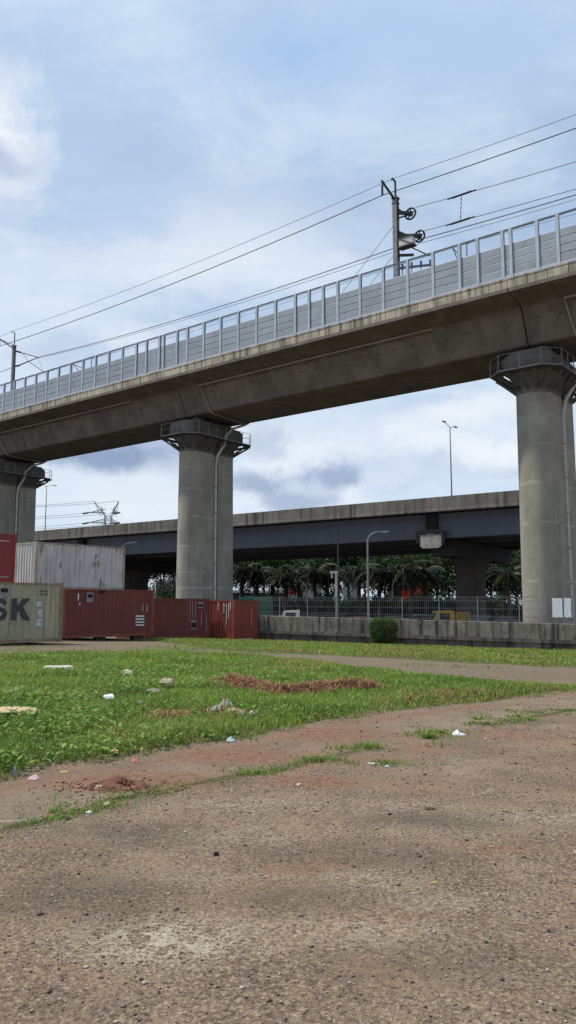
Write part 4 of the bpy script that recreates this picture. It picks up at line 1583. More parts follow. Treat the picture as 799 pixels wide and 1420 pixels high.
v2 = patch_px(R1, e1, w1, 120, 822, 130, 835, 'vent', 'vent_plate', red1)
patch_px(R1, e1, w1, 121.5, 824, 129, 829, 'hole', 'vent_opening', v2, 0.020)
patch_px(R1, e1, w1, 137, 819, 146, 823, 'hole', 'rust_hole', red1, 0.006)
for k in range(4):
    patch_px(R1, e1, w1, 188.5, 853.2 + k * 4.1, 200.5, 855.6 + k * 4.1, 'decal', 'white_dash', red1, 0.008)
patch_px(R1, e1, w1, 108, 823, 110, 833, 'decal', 'white_mark', red1, 0.008)
patch_px(R1, e1, w1, 110, 836, 112, 839, 'decal', 'white_mark', red1, 0.008)
patch_px(R1, e1, w1, 198, 838, 198.8, 847, 'decal', 'scratch', red1, 0.006)
patch_px(R1, e1, w1, 204, 839, 204.8, 848, 'decal', 'scratch', red1, 0.006)

for (a, b, c_, d_) in ((265, 860, 273, 873),):
    v3 = patch_px(R2, e2, w2, a, b, c_, d_, 'vent', 'vent_plate', red2)
    patch_px(R2, e2, w2, a + 0.5, b + 3, c_ - 0.5, d_ - 2.5, 'hole', 'vent_opening', v3, 0.02)
v4 = patch_px(R2, e2, w2, 275, 835, 282.5, 843, 'vent', 'vent_plate', red2)
patch_px(R2, e2, w2, 275.5, 838, 282, 841.5, 'hole', 'vent_opening', v4, 0.02)
for px, y0, y1 in ((260.5, 833, 880), (263.5, 834, 862), (267, 833, 858), (271, 834, 858), (279, 845, 868), (284, 846, 848), (286, 850, 878)):
    patch_px(R2, e2, w2, px, y0, px + 0.8, y1, 'bluegrey', 'scratch', red2, 0.005)
for px, y0, y1 in ((310, 836, 850), (313.5, 838, 866), (316.5, 836, 858), (302, 834, 846), (319, 834, 846)):
    patch_px(R3, e3, w3, px, y0, px + 0.8, y1, 'decal', 'scratch', red3, 0.005)
q = MB()
xe = R3(CL + 0.0, 0, 0)
q.box(R3(CL - 0.004, 1.75, 0.9), e3, w3, Z, 0.006, 0.03, 1.1)
q.build('scratch', M['decal'], red3)

# blocks under the red container and loose blocks in front
for x, wh in ((0.6, 'at the left end of'), (2.7, 'under the middle of'), (5.2, 'at the right end of')):
    p = R1(x, 0.35, 0)
    g = gh(p.x, p.y) - 0.03
    q = MB(); q.box(Vector((p.x, p.y, g)) - e1 * 0.3, e1, w1, Z, 0.6, 0.3, max(0.04, -0.17 - g))
    tag(q.build('support_block', M['wall_low'], origin=(p.x, p.y, g)), 'concrete block %s the dark red container beside the beige one' % wh, 'block', 'blocks under the container')


def rock(name, px, py, size, mat, label, cat, flat=0.6, seed=0, sink=0.25, group=None, ax=1.0):
    p = on_ground(px, py)
    z = gh(p.x, p.y)
    rr = random.Random(seed)
    q = MB()
    n, m = 9, 5
    rings = []
    for j in range(m):
        f = math.pi * (j + 0.35) / (m - 0.3)
        ring = []
        for i in range(n):
            a = 2 * math.pi * i / n
            k = size * 0.5 * (0.75 + 0.45 * rr.random())
            ring.append(Vector((p.x + math.cos(a) * math.sin(f) * k * ax, p.y + math.sin(a) * math.sin(f) * k,
                                z + size * flat * (0.5 - sink) - math.cos(f) * k * flat)))
        rings.append(ring)
    q.loft(rings)
    o = q.build(name, M[mat], origin=(p.x, p.y, z))
    tag(o, label, cat, group)
    return o


def slab(name, px, py, sx, sy, h, mat, label, cat, ang=0.0, tilt=0.0, lift=0.0, group=None, crumple=0.0, seed=0):
    """thin flat piece lying on the ground, cut to an uneven outline"""
    p = on_ground(px, py)
    z = gh(p.x, p.y) + lift
    rr = random.Random(seed)
    ex = Vector((math.cos(ang), math.sin(ang), 0))
    ey = Vector((-math.sin(ang), math.cos(ang), math.tan(tilt))).normalized()
    up = ex.cross(ey)
    q = MB()
    n = 12
    lo, hi = [], []
    for i in range(n):
        a = 2 * math.pi * (i + 0.5) / n
        c, s = math.cos(a), math.sin(a)
        kx = math.copysign(abs(c) ** 0.45, c) * (0.86 + 0.2 * rr.random())
        ky = math.copysign(abs(s) ** 0.45, s) * (0.86 + 0.2 * rr.random())
        v = Vector((p.x, p.y, z + sy * 0.5 * math.sin(tilt) + 0.004)) + ex * (kx * sx / 2) + ey * (ky * sy / 2)
        v += up * (crumple * rr.random())
        lo.append(v)
        hi.append(v + up * h - (ex * kx * sx + ey * ky * sy) * 0.03)
    ctr = Vector((p.x, p.y, z + sy * 0.5 * math.sin(tilt) + 0.004)) + up * (h + crumple * 0.9)
    q.loft([lo, hi], cap=False)
    k = len(q.v)
    q.v.append(tuple(ctr))
    for i in range(n):
        q.f.append((n + i, n + (i + 1) % n, k))
    q.f.append(tuple(range(n - 1, -1, -1)))
    o = q.build(name, M[mat], origin=(p.x, p.y, z))
    tag(o, label, cat, group)
    return o


slab('concrete_slab', 284, 885.5, 0.75, 0.5, 0.12, 'palestone', 'flat grey slab at the foot of the middle red container', 'slab', 0.3, seed=1)
def loose_brick():
    p = on_ground(308, 885.5)
    z = gh(p.x, p.y)
    q = MB()
    q.box(Vector((p.x - 0.28, p.y, z - 0.02)), unit(1, -0.25), unit(0.25, 1), Z, 0.55, 0.25, 0.26)
    root = q.build('masonry_block', M['brick'], origin=(p.x, p.y, z))
    tag(root, 'pinkish masonry block against the orange-red container', 'block')
    q = MB()
    q.box(Vector((p.x - 0.27, p.y + 0.01, z + 0.242)), unit(1, -0.25), unit(0.25, 1), Z, 0.53, 0.22, 0.05)
    q.build('mortar_cap', M['palestone'], root)
loose_brick()


# ------------------------------------------------------------------ boundary wall and fence
WA = Vector((-2.35, 53.75, 0))
WB = Vector((24.0, 45.6, 0))
WE = (WB - WA).normalized()
WN = Vector((-WE.y, WE.x, 0))         # away from the camera
WL = (WB - WA).length


def wall_top(t):
    return 0.84 - 0.44 * t / 20.8


def wall_base(t):
    p = WA + WE * t
    return gz(p.x, p.y)


def wp(t, o, z):
    return WA + WE * t + WN * o + Z * z


def build_wall():
    root = thing('boundary_wall', 'low stained concrete boundary wall with stepped plinth behind the grass verge', 'wall', wp(WL / 2, 0.2, wall_base(WL / 2)))
    cuts = [0, 2.6, 5.2, 7.75, 10.4, 13.1, 15.9, 18.3, 20.9, 23.5, WL]
    for a, b in zip(cuts[:-1], cuts[1:]):
        j = random.uniform(-0.012, 0.012)
        q = MB()
        top = lambda t: wall_top(t)
        mid = lambda t: wall_top(t) - 0.98
        q.loft([[wp(t, 0.0 + j, mid(t)), wp(t, 0.0 + j, top(t) - 0.03), wp(t, 0.03 + j, top(t)), wp(t, 0.26, top(t)), wp(t, 0.26, mid(t))] for t in (a + 0.008, b - 0.008)])
        up = q.build('wall_panel', M['wall'], root)
        q = MB()
        for i in range(int((b - a) / 0.64)):
            t = a + 0.3 + i * 0.66
            for dz, s in ((-0.18, 0.05), (-0.82, 0.035)):
                if random.random() < (0.85 if dz > -0.5 else 0.4):
                    r = s * random.uniform(0.7, 1.3)
                    cen = wp(t + random.uniform(-0.04, 0.04), j - 0.004, top(t) + dz)
                    pts = [cen + WE * (r * math.cos(k * math.pi / 4)) + Z * ((r * 1.3 if math.sin(k * math.pi / 4) < 0 else r) * math.sin(k * math.pi / 4)) for k in range(8)]
                    q.loft([pts, [p_ + WN * 0.02 for p_ in pts]])
        if q.v:
            tag(q.build('tie_hole_patches', M['patch'], up), kind='stuff')
        q = MB()
        q.loft([[wp(t, -0.16 + j, mid(t) - 0.22), wp(t, -0.13 + j, mid(t) - 0.004), wp(t, 0.24, mid(t) - 0.004), wp(t, 0.24, mid(t) - 0.22)] for t in (a + 0.006, b - 0.006)])
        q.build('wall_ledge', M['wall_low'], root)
        q = MB()
        q.loft([[wp(t, -0.06 + j, wall_base(t) - 0.25), wp(t, -0.06 + j, mid(t) - 0.225), wp(t, 0.24, mid(t) - 0.225), wp(t, 0.24, wall_base(t) - 0.25)] for t in (a + 0.006, b - 0.006)])
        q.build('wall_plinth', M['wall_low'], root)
    return root


build_wall()


def build_fence():
    root = thing('mesh_fence', 'grey welded mesh fence standing on top of the boundary wall', 'fence', wp(WL / 2, 0.13, wall_top(WL / 2)))
    FT = 2.06
    # posts where the photograph shows them, then on at the same spacing
    ts = [0.1]
    for px in (388, 426.5, 466, 512, 558, 609, 662.5, 720, 781):
        r = pix_dir(px, 845)
        c = Vector((0, 0, CAMZ))
        t = (wp(0, 0.13, 0) - c).dot(WN) / r.dot(WN)
        ts.append(((c + r * t) - WA).dot(WE))
    while ts[-1] + 2.45 < WL:
        ts.append(ts[-1] + 2.45)
    for t in ts:
        q = MB()
        zb = wall_top(t)
        q.box(wp(t - 0.035, 0.095, zb + 0.001), WE, WN, Z, 0.07, 0.07, FT - zb + 0.03)
        po = q.build('fence_post', M['mast'], root)
        q = MB(); q.cbox(wp(t, 0.13, zb + 0.012), WE, WN, Z, 0.18, 0.16, 0.02); q.build('foot_plate', M['galv'], po)
    for a, b in zip(ts[:-1], ts[1:]):
        q = MB()
        x0, x1 = a + 0.04, b - 0.04
        n = max(2, int((x1 - x0) / 0.125))
        zb = max(wall_top(a), wall_top(b)) + 0.06
        for i in range(n + 1):
            x = x0 + (x1 - x0) * i / n
            q.box(wp(x - 0.006, 0.13, zb), WE, WN, Z, 0.012, 0.008, FT - zb)
        for z in (zb, zb + (FT - zb) * 0.16, zb + (FT - zb) * 0.5, zb + (FT - zb) * 0.84, FT - 0.006):
            for dz in (0.0, 0.05):
                q.box(wp(x0, 0.121, z - dz + 0.02), WE, WN, Z, x1 - x0, 0.008, 0.012)
        q.build('mesh_panel', M['mast'], root)
    return ts


fence_ts = build_fence()


def fence_sheet(px0, px1, py0, py1, label):
    r = pix_dir((px0 + px1) / 2, (py0 + py1) / 2)
    c = Vector((0, 0, CAMZ))
    f = lambda px, py: c + pix_dir(px, py) * ((wp(0, 0.10, 0) - c).dot(WN) / pix_dir(px, py).dot(WN))
    a, b = f(px0, py1), f(px1, py0)
    w, h = (b - a).dot(WE), b.z - a.z
    q = MB()
    n = 6
    v = []
    for i in range(n + 1):
        for j in range(n + 1):
            d = 0.012 * math.sin(i * 1.9 + j * 1.1) - 0.01
            v.append(Vector((a.x, a.y, a.z)) + WE * (w * i / n) + Z * (h * j / n) + WN * d)
    k = len(v)
    v2 = [p + WN * 0.004 for p in v]
    fs = []
    for i in range(n):
        for j in range(n):
            p = i * (n + 1) + j
            fs.append((p, p + n + 1, p + n + 2, p + 1))
            fs.append((k + p, k + p + 1, k + p + n + 2, k + p + n + 1))
    q.add(v + v2, fs)
    o = q.build('notice_sheet', M['white'], origin=(a + b) / 2)
    tag(o, label, 'sign', 'white sheets tied to the fence')


fence_sheet(766.5, 779.5, 829.5, 856, 'white sheet tied to the fence, left of the pair before the big pier')
fence_sheet(783, 791.5, 829.5, 856, 'white sheet tied to the fence, right of the pair before the big pier')


# boards leaning at the foot of the wall
def boards():
    p = on_ground(640, 898)
    p2 = on_ground(690, 899.5)
    d = (p2 - p).normalized()
    n = Vector((-d.y, d.x, 0))
    z = gh((p.x + p2.x) / 2, (p.y + p2.y) / 2)
    for i, (a, ln, w, m, lab) in enumerate(((0.0, 2.3, 0.35, 'board', 'long grey board lying at the foot of the wall'), (0.05, 0.8, 0.30, 'white', 'short white board end lying on the grey board'))):
        q = MB()
        o = Vector((p.x, p.y, z + 0.17 + 0.09 * i)) + d * a
        q.box(o, d, (n * 0.9 + Z * 0.25).normalized(), Z, ln, w, 0.06)
        if i == 0:
            for k in (0.2, 1.8):
                q.box(Vector((p.x, p.y, z - 0.02)) + d * k + n * 0.05, d, n, Z, 0.2, 0.22, 0.21)
        ob = q.build('loose_board', M[m], origin=(o.x, o.y, z))
        tag(ob, lab, 'board', 'boards at the wall foot')


boards()


# ------------------------------------------------------------------ poles by the fence
def pole_things():
    # curved street lamp
    b = at_y(511, 850, 57.0); b.z = -1.3
    H = at_y(511, 738, 57.0).z
    root = thing('street_lamp', 'grey street lamp with a curved arm behind the fence above the bush', 'street lamp', b)
    q = MB()
    pts = [b, Vector((b.x, b.y, H - 0.75))]
    for i in range(1, 7):
        a = i / 6 * math.pi / 2 * 0.95
        pts.append(Vector((b.x + 0.75 * (1 - math.cos(a)), b.y, H - 0.75 + 0.75 * math.sin(a))))
    pts.append(pts[-1] + Vector((0.35, 0, 0.04)))
    q.tube(pts, 0.075, 8, r2=0.045); q.build('pole', M['mast'], root, smooth=True)
    q = MB(); q.cbox(pts[-1] + Vector((0.25, 0, 0.0)), (1, 0, 0.1), (0, 1, 0), Z, 0.55, 0.2, 0.09)
    hd = q.build('lamp_head', M['galv'], root)
    q = MB(); q.cbox(pts[-1] + Vector((0.27, 0, -0.055)), (1, 0, 0.1), (0, 1, 0), Z, 0.4, 0.14, 0.02); q.build('lens', M['lens'], hd)
    # white post with a small camera head
    b = at_y(466.5, 850, 55.0); b.z = -1.3
    H = at_y(466.5, 795, 55.0).z
    root = thing('camera_post', 'pale square post with a small head behind the fence', 'post', b)
    q = MB(); q.box(b - Vector((0.07, 0.07, 0)), (1, 0, 0), (0, 1, 0), Z, 0.14, 0.14, H - b.z); q.build('post', M['pipe'], root)
    q = MB(); q.box(Vector((b.x - 0.42, b.y - 0.12, H)), (1, 0, 0), (0, 1, 0), Z, 0.55, 0.24, 0.14); q.box(Vector((b.x - 0.35, b.y - 0.05, H - 0.35)), (1, 0, 0), (0, 1, 0), Z, 0.1, 0.1, 0.35)
    q.build('camera_head', M['pipe'], root)
    # black pole
    b = at_y(469.5, 850, 60.0); b.z = -1.3
    H = at_y(469.5, 733, 60.0).z
    root = thing('utility_pole', 'thin black pole rising in front of the grey girder', 'pole', b)
    q = MB(); q.tube([b, Vector((b.x, b.y, H))], 0.085, 8, r2=0.06); q.build('pole', M['black_steel'], root, smooth=True)
    q = MB(); q.tube([Vector((b.x, b.y, H)), Vector((b.x, b.y, H + 0.06))], 0.08, 8); q.build('cap', M['black_steel'], root)
    # lamp arm left of the middle pier
    b = at_y(166, 850, 78.0); b.z = -1.3
    H = at_y(175, 755, 78.0).z
    root = thing('street_lamp', 'street lamp behind the white container, only its curved arm showing', 'street lamp', b)
    q = MB()
    pts = [b, Vector((b.x, b.y, H - 0.6))]
    for i in range(1, 6):
        a = i / 5 * math.pi / 2 * 0.9
        pts.append(Vector((b.x + 0.9 * (1 - math.cos(a)), b.y, H - 0.6 + 0.75 * math.sin(a))))
    q.tube(pts, 0.07, 8, r2=0.04); q.build('pole', M['galv'], root, smooth=True)
    q = MB(); q.cbox(pts[-1] + Vector((0.4, 0, 0.06)), (1, 0, 0.12), (0, 1, 0), Z, 0.8, 0.22, 0.09); q.build('lamp_head', M['galv'], root)


pole_things()


# ------------------------------------------------------------------ vegetation: leaf sheets made with numpy
def leaf_cloud(centres, size, normals=None, rng=RNG, aspect=1.7, tint=None, droop=0.3):
    """one kite-shaped leaf (2 triangles, slightly folded) at every centre"""
    n = len(centres)
    a = rng.normal(size=(n, 3))
    a /= np.linalg.norm(a, axis=1)[:, None]
    a[:, 2] -= droop
    a /= np.linalg.norm(a, axis=1)[:, None]
    b = rng.normal(size=(n, 3))
    b -= (b * a).sum(1)[:, None] * a
    b /= np.linalg.norm(b, axis=1)[:, None] + 1e-9
    s = size * rng.uniform(0.6, 1.3, n)[:, None]
    c = np.cross(a, b)
    p0 = centres - a * s * 0.5
    p2 = centres + a * s * 0.5
    p1 = centres + b * s / aspect * 0.5 + c * s * 0.08
    p3 = centres - b * s / aspect * 0.5 + c * s * 0.08
    V = np.stack([p0, p1, p2, p3], 1).reshape(-1, 3)
    F = np.arange(4 * n).reshape(n, 4)
    t = tint if tint is not None else rng.random(n)
    return V, F, np.repeat(t, 4)


def leafy(name, parent, mat, centres, size, tint, aspect=1.7):
    org = np.array(ORG[parent.name])
    V, F, t = leaf_cloud(centres - org, size, tint=tint, aspect=aspect)
    o = np_mesh(name, V, F, mat, dict(tint=t))
    o.parent = parent
    ORG[o.name] = Vector(org)
    return o


def crown_points(c, rx, ry, rz, clumps, per, rng, shell=0.55):
    out, tint = [], []
    for _ in range(clumps):
        d = rng.normal(size=3)
        d /= np.linalg.norm(d)
        k = rng.uniform(shell, 1.0)
        cc = np.array([c[0] + d[0] * rx * k, c[1] + d[1] * ry * k, c[2] + d[2] * rz * k])
        r = rng.uniform(0.16, 0.34) * min(rx, rz)
        m = int(per * rng.uniform(0.6, 1.4))
        p = rng.normal(size=(m, 3)) * r * 0.6 + cc
        out.append(p)
        tint.append(np.clip(rng.normal(0.45, 0.16) + rng.normal(0, 0.12, m), 0, 1))
    return np.concatenate(out), np.concatenate(tint)


def leafy_tree(px, Y, top, rad, label, seed, group='leafy trees beyond the elevated road', zc=None):
    rng = np.random.default_rng(seed)
    b = at_y(px, 838, Y)
    base = Vector((b.x, Y, -1.32))
    root = thing('leafy_tree', label, 'tree', base, group)
    q = MB()
    h = top - rad * 0.9
    q.tube([base, base + Vector((0.1, 0, h * 0.5)), base + Vector((0.0, 0.1, h + 0.8))], 0.32, 8, r2=0.14)
    for k in range(6):
        a = k * 1.05 + rng.random()
        s = base + Vector((0.05, 0.05, h * (0.55 + 0.07 * k)))
        q.tube([s, s + Vector((math.cos(a) * rad * 0.35, math.sin(a) * rad * 0.35, rad * 0.35)), s + Vector((math.cos(a) * rad * 0.75, math.sin(a) * rad * 0.75, rad * 0.55))], 0.11, 6, r2=0.03)
    q.build('trunk', M['trunk'], root, smooth=True)
    P, t = crown_points((base.x, base.y, h + rad * 0.25), rad, rad, rad * 0.85, 64, 85, rng, 0.35)
    leafy('crown', root, M['tree'], P, 0.5, t)
    return root


def build_bush():
    rng = np.random.default_rng(5)
    r = pix_dir(532, 880)
    o = Vector((0, 0, CAMZ))
    c = o + r * ((wp(0, -1.05, 0) - o).dot(WN) / r.dot(WN))
    base = Vector((c.x, c.y, gh(c.x, c.y)))
    root = thing('clipped_bush', 'dense green clipped bush standing in front of the boundary wall', 'bush', base)
    q = MB()
    for k in range(9):
        a = k * 0.7
        q.tube([base + Vector((math.cos(a) * 0.12, math.sin(a) * 0.1, -0.05)), base + Vector((math.cos(a) * 0.35, math.sin(a) * 0.3, 0.5)), base + Vector((math.cos(a) * 0.6, math.sin(a) * 0.5, 1.25))], 0.03, 5, r2=0.01)
    q.build('stems', M['trunk'], root)
    n = 9500
    d = rng.normal(size=(n, 3))
    d /= np.linalg.norm(d, axis=1)[:, None]
    k = rng.uniform(0.55, 1.0, n) ** 0.5
    # rounded box
    p = 4.0
    m = (np.abs(d) ** p).sum(1) ** (-1 / p)
    P = d * (m * k)[:, None]
    lump = 1 + 0.10 * np.sin(d[:, 0] * 7 + 1) * np.sin(d[:, 2] * 6) + 0.07 * rng.normal(size=n)
    P = P * np.array([0.84, 0.7, 0.80]) * lump[:, None] + np.array([base.x, base.y, base.z + 0.84])
    spr = rng.random(n) < 0.035
    P[spr, 2] += rng.uniform(0, 0.22, spr.sum()) * (P[spr, 2] > base.z + 1.2)
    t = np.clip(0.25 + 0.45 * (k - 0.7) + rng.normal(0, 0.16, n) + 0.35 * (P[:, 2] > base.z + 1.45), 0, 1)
    leafy('foliage', root, M['bush'], P, 0.085, t, 2.2)


build_bush()


def frond_mesh(seed, L=3.4):
    rng = np.random.default_rng(seed)
    V, F, t = [], [], []
    n = 20
    path = []
    for i in range(n + 1):
        u = i / n
        x = L * (u - 0.22 * u ** 3)
        z = L * (0.42 * u - 0.95 * u ** 2.3)
        path.append(np.array([x, 0, z]))
    def quad(a, b, c, d, tt):
        k = len(V)
        V.extend([a, b, c, d]); F.append((k, k + 1, k + 2, k + 3)); t.extend([tt] * 4)
    for i in range(n):
        a, b = path[i], path[i + 1]
        w = 0.05 * (1 - i / n) + 0.012
        quad(a + [0, w, 0], b + [0, w * 0.9, 0], b - [0, w * 0.9, 0], a - [0, w, 0], 0.55)
        for sg in (-1, 1):
            u = (i + 0.5) / n
            ln = 0.95 * math.sin(math.pi * (0.12 + 0.86 * u)) * (0.8 + 0.4 * rng.random()) * L / 3.4
            for m_ in range(2):
                o = a + (b - a) * (0.25 + 0.5 * m_)
                tip = o + np.array([0.35 * ln, sg * ln * 0.72, -ln * (0.35 + 0.35 * rng.random())])
                wd = np.array([0.055, 0, 0.0])
                mid = (o + tip) / 2 + np.array([0, 0, 0.10 * ln])
                tt = float(np.clip(rng.normal(0.45, 0.2), 0, 1))
                quad(o - wd * 0.5, mid - wd, tip, mid + wd, tt)
    me_o = np_mesh('frond', np.array(V), np.array(F), M['palm'], dict(tint=np.array(t)))
    me = me_o.data
    bpy.data.objects.remove(me_o)
    return me


FRONDS = [frond_mesh(s, 3.1 + 0.35 * s) for s in range(3)]


def palm(px, Y, zc, label, seed, scale=1.0):
    rr = random.Random(seed)
    b = at_y(px, 838, Y)
    base = Vector((b.x, Y, -1.32))
    root = thing('palm_tree', label, 'palm', base, 'palms beyond the elevated road')
    q = MB()
    n = 7
    pts = [base + Vector((0.12 * math.sin(i + seed), 0, (zc + 1.32) * i / n)) for i in range(n + 1)]
    q.tube(pts, 0.34 * scale, 8, r2=0.24 * scale)
    for i in range(14):
        a = i * 2.4
        z = zc - 0.2 - 0.12 * i
        q.tube([Vector((pts[-1].x, Y, z)) + Vector((math.cos(a), math.sin(a), 0)) * 0.2, Vector((pts[-1].x, Y, z + 0.35)) + Vector((math.cos(a), math.sin(a), 0)) * 0.42], 0.07, 5)
    q.build('trunk', M['trunk'], root, smooth=True)
    top = pts[-1] - base
    for i in range(22):
        o = bpy.data.objects.new('frond', FRONDS[rr.randrange(3)])
        COL.objects.link(o)
        o.parent = root
        o.location = (top.x, top.y, top.z + 0.1 - 0.02 * i)
        tilt = -0.75 + 1.25 * (i / 22) + rr.uniform(-0.12, 0.12)      # upright in the middle, drooping outside
        o.rotation_euler = (rr.uniform(-0.2, 0.2), tilt, i * 2.3999 + rr.uniform(-0.2, 0.2))
        s = scale * rr.uniform(0.85, 1.15)
        o.scale = (s, s, s)
    return root


def far_y(px, o):
    """depth at picture column px of a line o metres beyond the near parapet of the elevated road"""
    best = None
    for i in range(1200):
        p = op(-40 + i * 0.25, o, -8)
        x = 399.5 + p.x / (p.y * math.cos(PITCH) + (p.z - CAMZ) * math.sin(PITCH)) * FPX
        if best is None or abs(x - px) < best[0]:
            best = (abs(x - px), p.y)
    return best[1]


PALMS = [(336, 108, 6.2, 'leftmost palm, right beside the middle pier'), (357, 112, 6.6, 'palm second from the middle pier'), (378, 106, 6.0, 'palm above the gap between the red container and the white truck'),
         (396, 113, 7.0, 'palm in front of the left red panels'), (414, 104, 5.8, 'palm with its trunk above the white truck'), (437, 110, 6.3, 'palm in front of the white wall left of the pale post'),
         (455, 106, 5.6, 'low palm just left of the pale post'), (499, 108, 6.8, 'palm just left of the curved street lamp'), (527, 112, 6.4, 'palm just right of the curved street lamp'),
         (548, 106, 6.0, 'palm left of the big red panel'), (571, 109, 6.6, 'palm in front of the big red panel'), (590, 114, 6.9, 'palm right of the big red panel, under the pale cap end'),
         (706, 96, 5.0, 'palm in the dark right beside the big pier')]
for i, (px, Y, zc, lab) in enumerate(PALMS):
    yy = far_y(px, 33.0 + (i * 37 % 5))
    palm(px, yy, 1.6 + (838 - (793 + (i * 53 % 10))) * yy / FPX, lab, i, 0.0092 * yy)

TREES = [(222, 118, 9.5, 3.8, 'leafy tree in the dark left of the middle pier'), (202, 126, 9.0, 3.6, 'leafy tree behind the right end of the white container'), (240, 126, 9.0, 3.6, 'leafy tree touching the left side of the middle pier'),
         (300, 132, 12.0, 5.0, 'leafy tree hidden behind the middle pier'), (333, 136, 12.5, 5.0, 'leafy tree right beside the middle pier behind the palms'),
         (366, 140, 13.0, 5.0, 'leafy tree behind the second and third palms'), (394, 128, 12.5, 4.0, 'leafy tree left of the red panel behind the palms'),
         (452, 138, 13.0, 4.6, 'leafy tree behind the pale post'), (483, 131, 11.5, 3.6, 'leafy tree between the pale post and the street lamp'), (534, 142, 13.5, 5.0, 'leafy tree right of the street lamp behind the palms'),
         (606, 134, 13.0, 5.0, 'leafy tree behind the pale cap end'), (640, 140, 13.5, 5.2, 'leafy tree left of the road pier column'),
         (682, 128, 12.5, 5.0, 'leafy tree right of the road pier column'), (716, 120, 11.5, 4.8, 'leafy tree in the dark beside the big pier')]
for i, (px, Y, top, rad, lab) in enumerate(TREES):
    yy = far_y(px, 46.0 + (i * 29 % 7))
    leafy_tree(px, yy, 1.6 + (838 - 757) * yy / FPX, rad * 1.25, lab, 40 + i)


FAR_TREES = (188, 226, 258, 318, 352, 385, 418, 470, 506, 552, 588, 622, 662, 700, 735)
for i, px in enumerate(FAR_TREES):
    yy = far_y(px, 66.0 + (i * 5 % 4))
    leafy_tree(px, yy, 1.6 + (838 - 752) * yy / FPX, 6.6, 'tall leafy tree of the rear row, %s from the left' % 'first second third fourth fifth sixth seventh eighth ninth tenth eleventh twelfth thirteenth fourteenth last'.split()[i], 90 + i, group='rear row of leafy trees')


def shrub(px, o, rad, label, seed):
    rng = np.random.default_rng(seed)
    Y = far_y(px, o)
    b = at_y(px, 838, Y)
    base = Vector((b.x, Y, -1.32))
    root = thing('roadside_shrub', label, 'shrub', base, 'dark shrubs below the palms')
    q = MB()
    for k in range(5):
        a = k * 1.26 + seed
        q.tube([base, base + Vector((math.cos(a) * rad * 0.3, math.sin(a) * rad * 0.3, rad * 0.6)), base + Vector((math.cos(a) * rad * 0.6, math.sin(a) * rad * 0.6, rad * 1.1))], 0.06, 5, r2=0.02)
    q.build('stems', M['trunk'], root)
    P, t = crown_points((base.x, base.y, base.z + rad * 0.95), rad * 1.25, rad * 0.9, rad, 46, 60, rng, 0.2)
    leafy('foliage', root, M['tree'], P, 0.36, t * 0.6)


for i, px in enumerate((326, 344, 362, 381, 399, 420, 441, 458, 476, 493, 512, 530, 549, 569, 588, 607, 626, 646, 668, 690, 712)):
    shrub(px, 39.0 + (i * 7 % 5), 2.0 + 0.25 * (i * 5 % 4), 'dark roadside shrub below the palms, %s counted from the middle pier' % ('first second third fourth fifth sixth seventh eighth ninth tenth eleventh twelfth thirteenth fourteenth fifteenth sixteenth seventeenth eighteenth nineteenth twentieth last'.split()[i]), 70 + i)


for i, (px, lab) in enumerate(((198, 'dark shrub behind the right end of the white container'), (214, 'dark shrub in the gap right of the white container'), (230, 'dark shrub midway between white container and middle pier'), (246, 'dark shrub touching the left side of the middle pier'), (262, 'dark shrub behind the middle pier'))):
    shrub(px, 34.0 + 3 * (i % 2), 4.2, lab, 130 + i)


# ------------------------------------------------------------------ buildings and vehicles beyond
def building(px0, px1, Y, ztop, label, wallm, seed, red=(), depth=14.0, windows=True):
    a, b = at_y(px0, 838, Y), at_y(px1, 838, Y)
    W = b.x - a.x
    ex, ey = Vector((1, 0, 0)), Vector((0, 1, 0))
    A = Vector((a.x, Y, -1.32))
    root = thing('roadside_building', label, 'building', A + ex * W / 2 + ey * depth / 2, 'buildings beyond the palms')
    q = MB(); q.box(A, ex, ey, Z, W, depth, ztop + 1.32); q.build('wall', M[wallm], root)
    q = MB(); q.box(A + Vector((-0.4, -0.5, ztop + 1.322)), ex, ey, Z, W + 0.8, depth + 1, 0.7); q.build('roof', M['pale_wall'], root)
    q = MB(); q.box(A + Vector((W * 0.3, -0.06, 0.02)), ex, ey, Z, min(4.0, W * 0.3), 0.058, 2.6); q.build('roller_door', M['roof_grey'], root)
    for (p0, p1, y0, y1) in red:
        u, v = at_y(p0, y1, Y - 0.3), at_y(p1, y0, Y - 0.3)
        q = MB(); q.box(Vector((u.x, Y - 0.3, u.z)), ex, ey, Z, v.x - u.x, 0.29, v.z - u.z); q.build('red_panel', M['red_panel'], root)
    rr = random.Random(seed)
    n = max(2, int(W / 3.2)) if windows else 0
    for i in range(n):
        x = (i + 0.5) * W / n
        q = MB(); q.box(A + Vector((x - 0.8, -0.06, 2.2)), ex, ey, Z, 1.6, 0.058, 1.3); f = q.build('window', M['pale_wall'], root)
        q = MB(); q.box(A + Vector((x - 0.7, -0.085, 2.3)), ex, ey, Z, 1.4, 0.023, 1.1); q.build('pane', M['glass'], f)
    return root


building(318, 398, 205, 4.6, 'low dark shed with a pale roof edge behind the left palms', 'o_dark', 1, windows=False)
building(399, 446, 190, 6.0, 'white building with two red panels seen between the left palms', 'pale_wall', 2, red=((402, 409, 786, 824), (422, 434, 785, 810)), windows=False)
building(476, 500, 185, 8.0, 'pale building glimpsed between the pale post and the street lamp', 'pale_wall', 5, windows=False)
building(548, 600, 178, 6.0, 'dark building with a big red panel seen right of the street lamp', 'o_dark', 6, red=((557, 584, 800, 834), (549, 553, 806, 830)), windows=False)
building(216, 262, 260, 9.0, 'grey building glimpsed through leaves left of the middle pier', 'roof_grey', 3, windows=False)


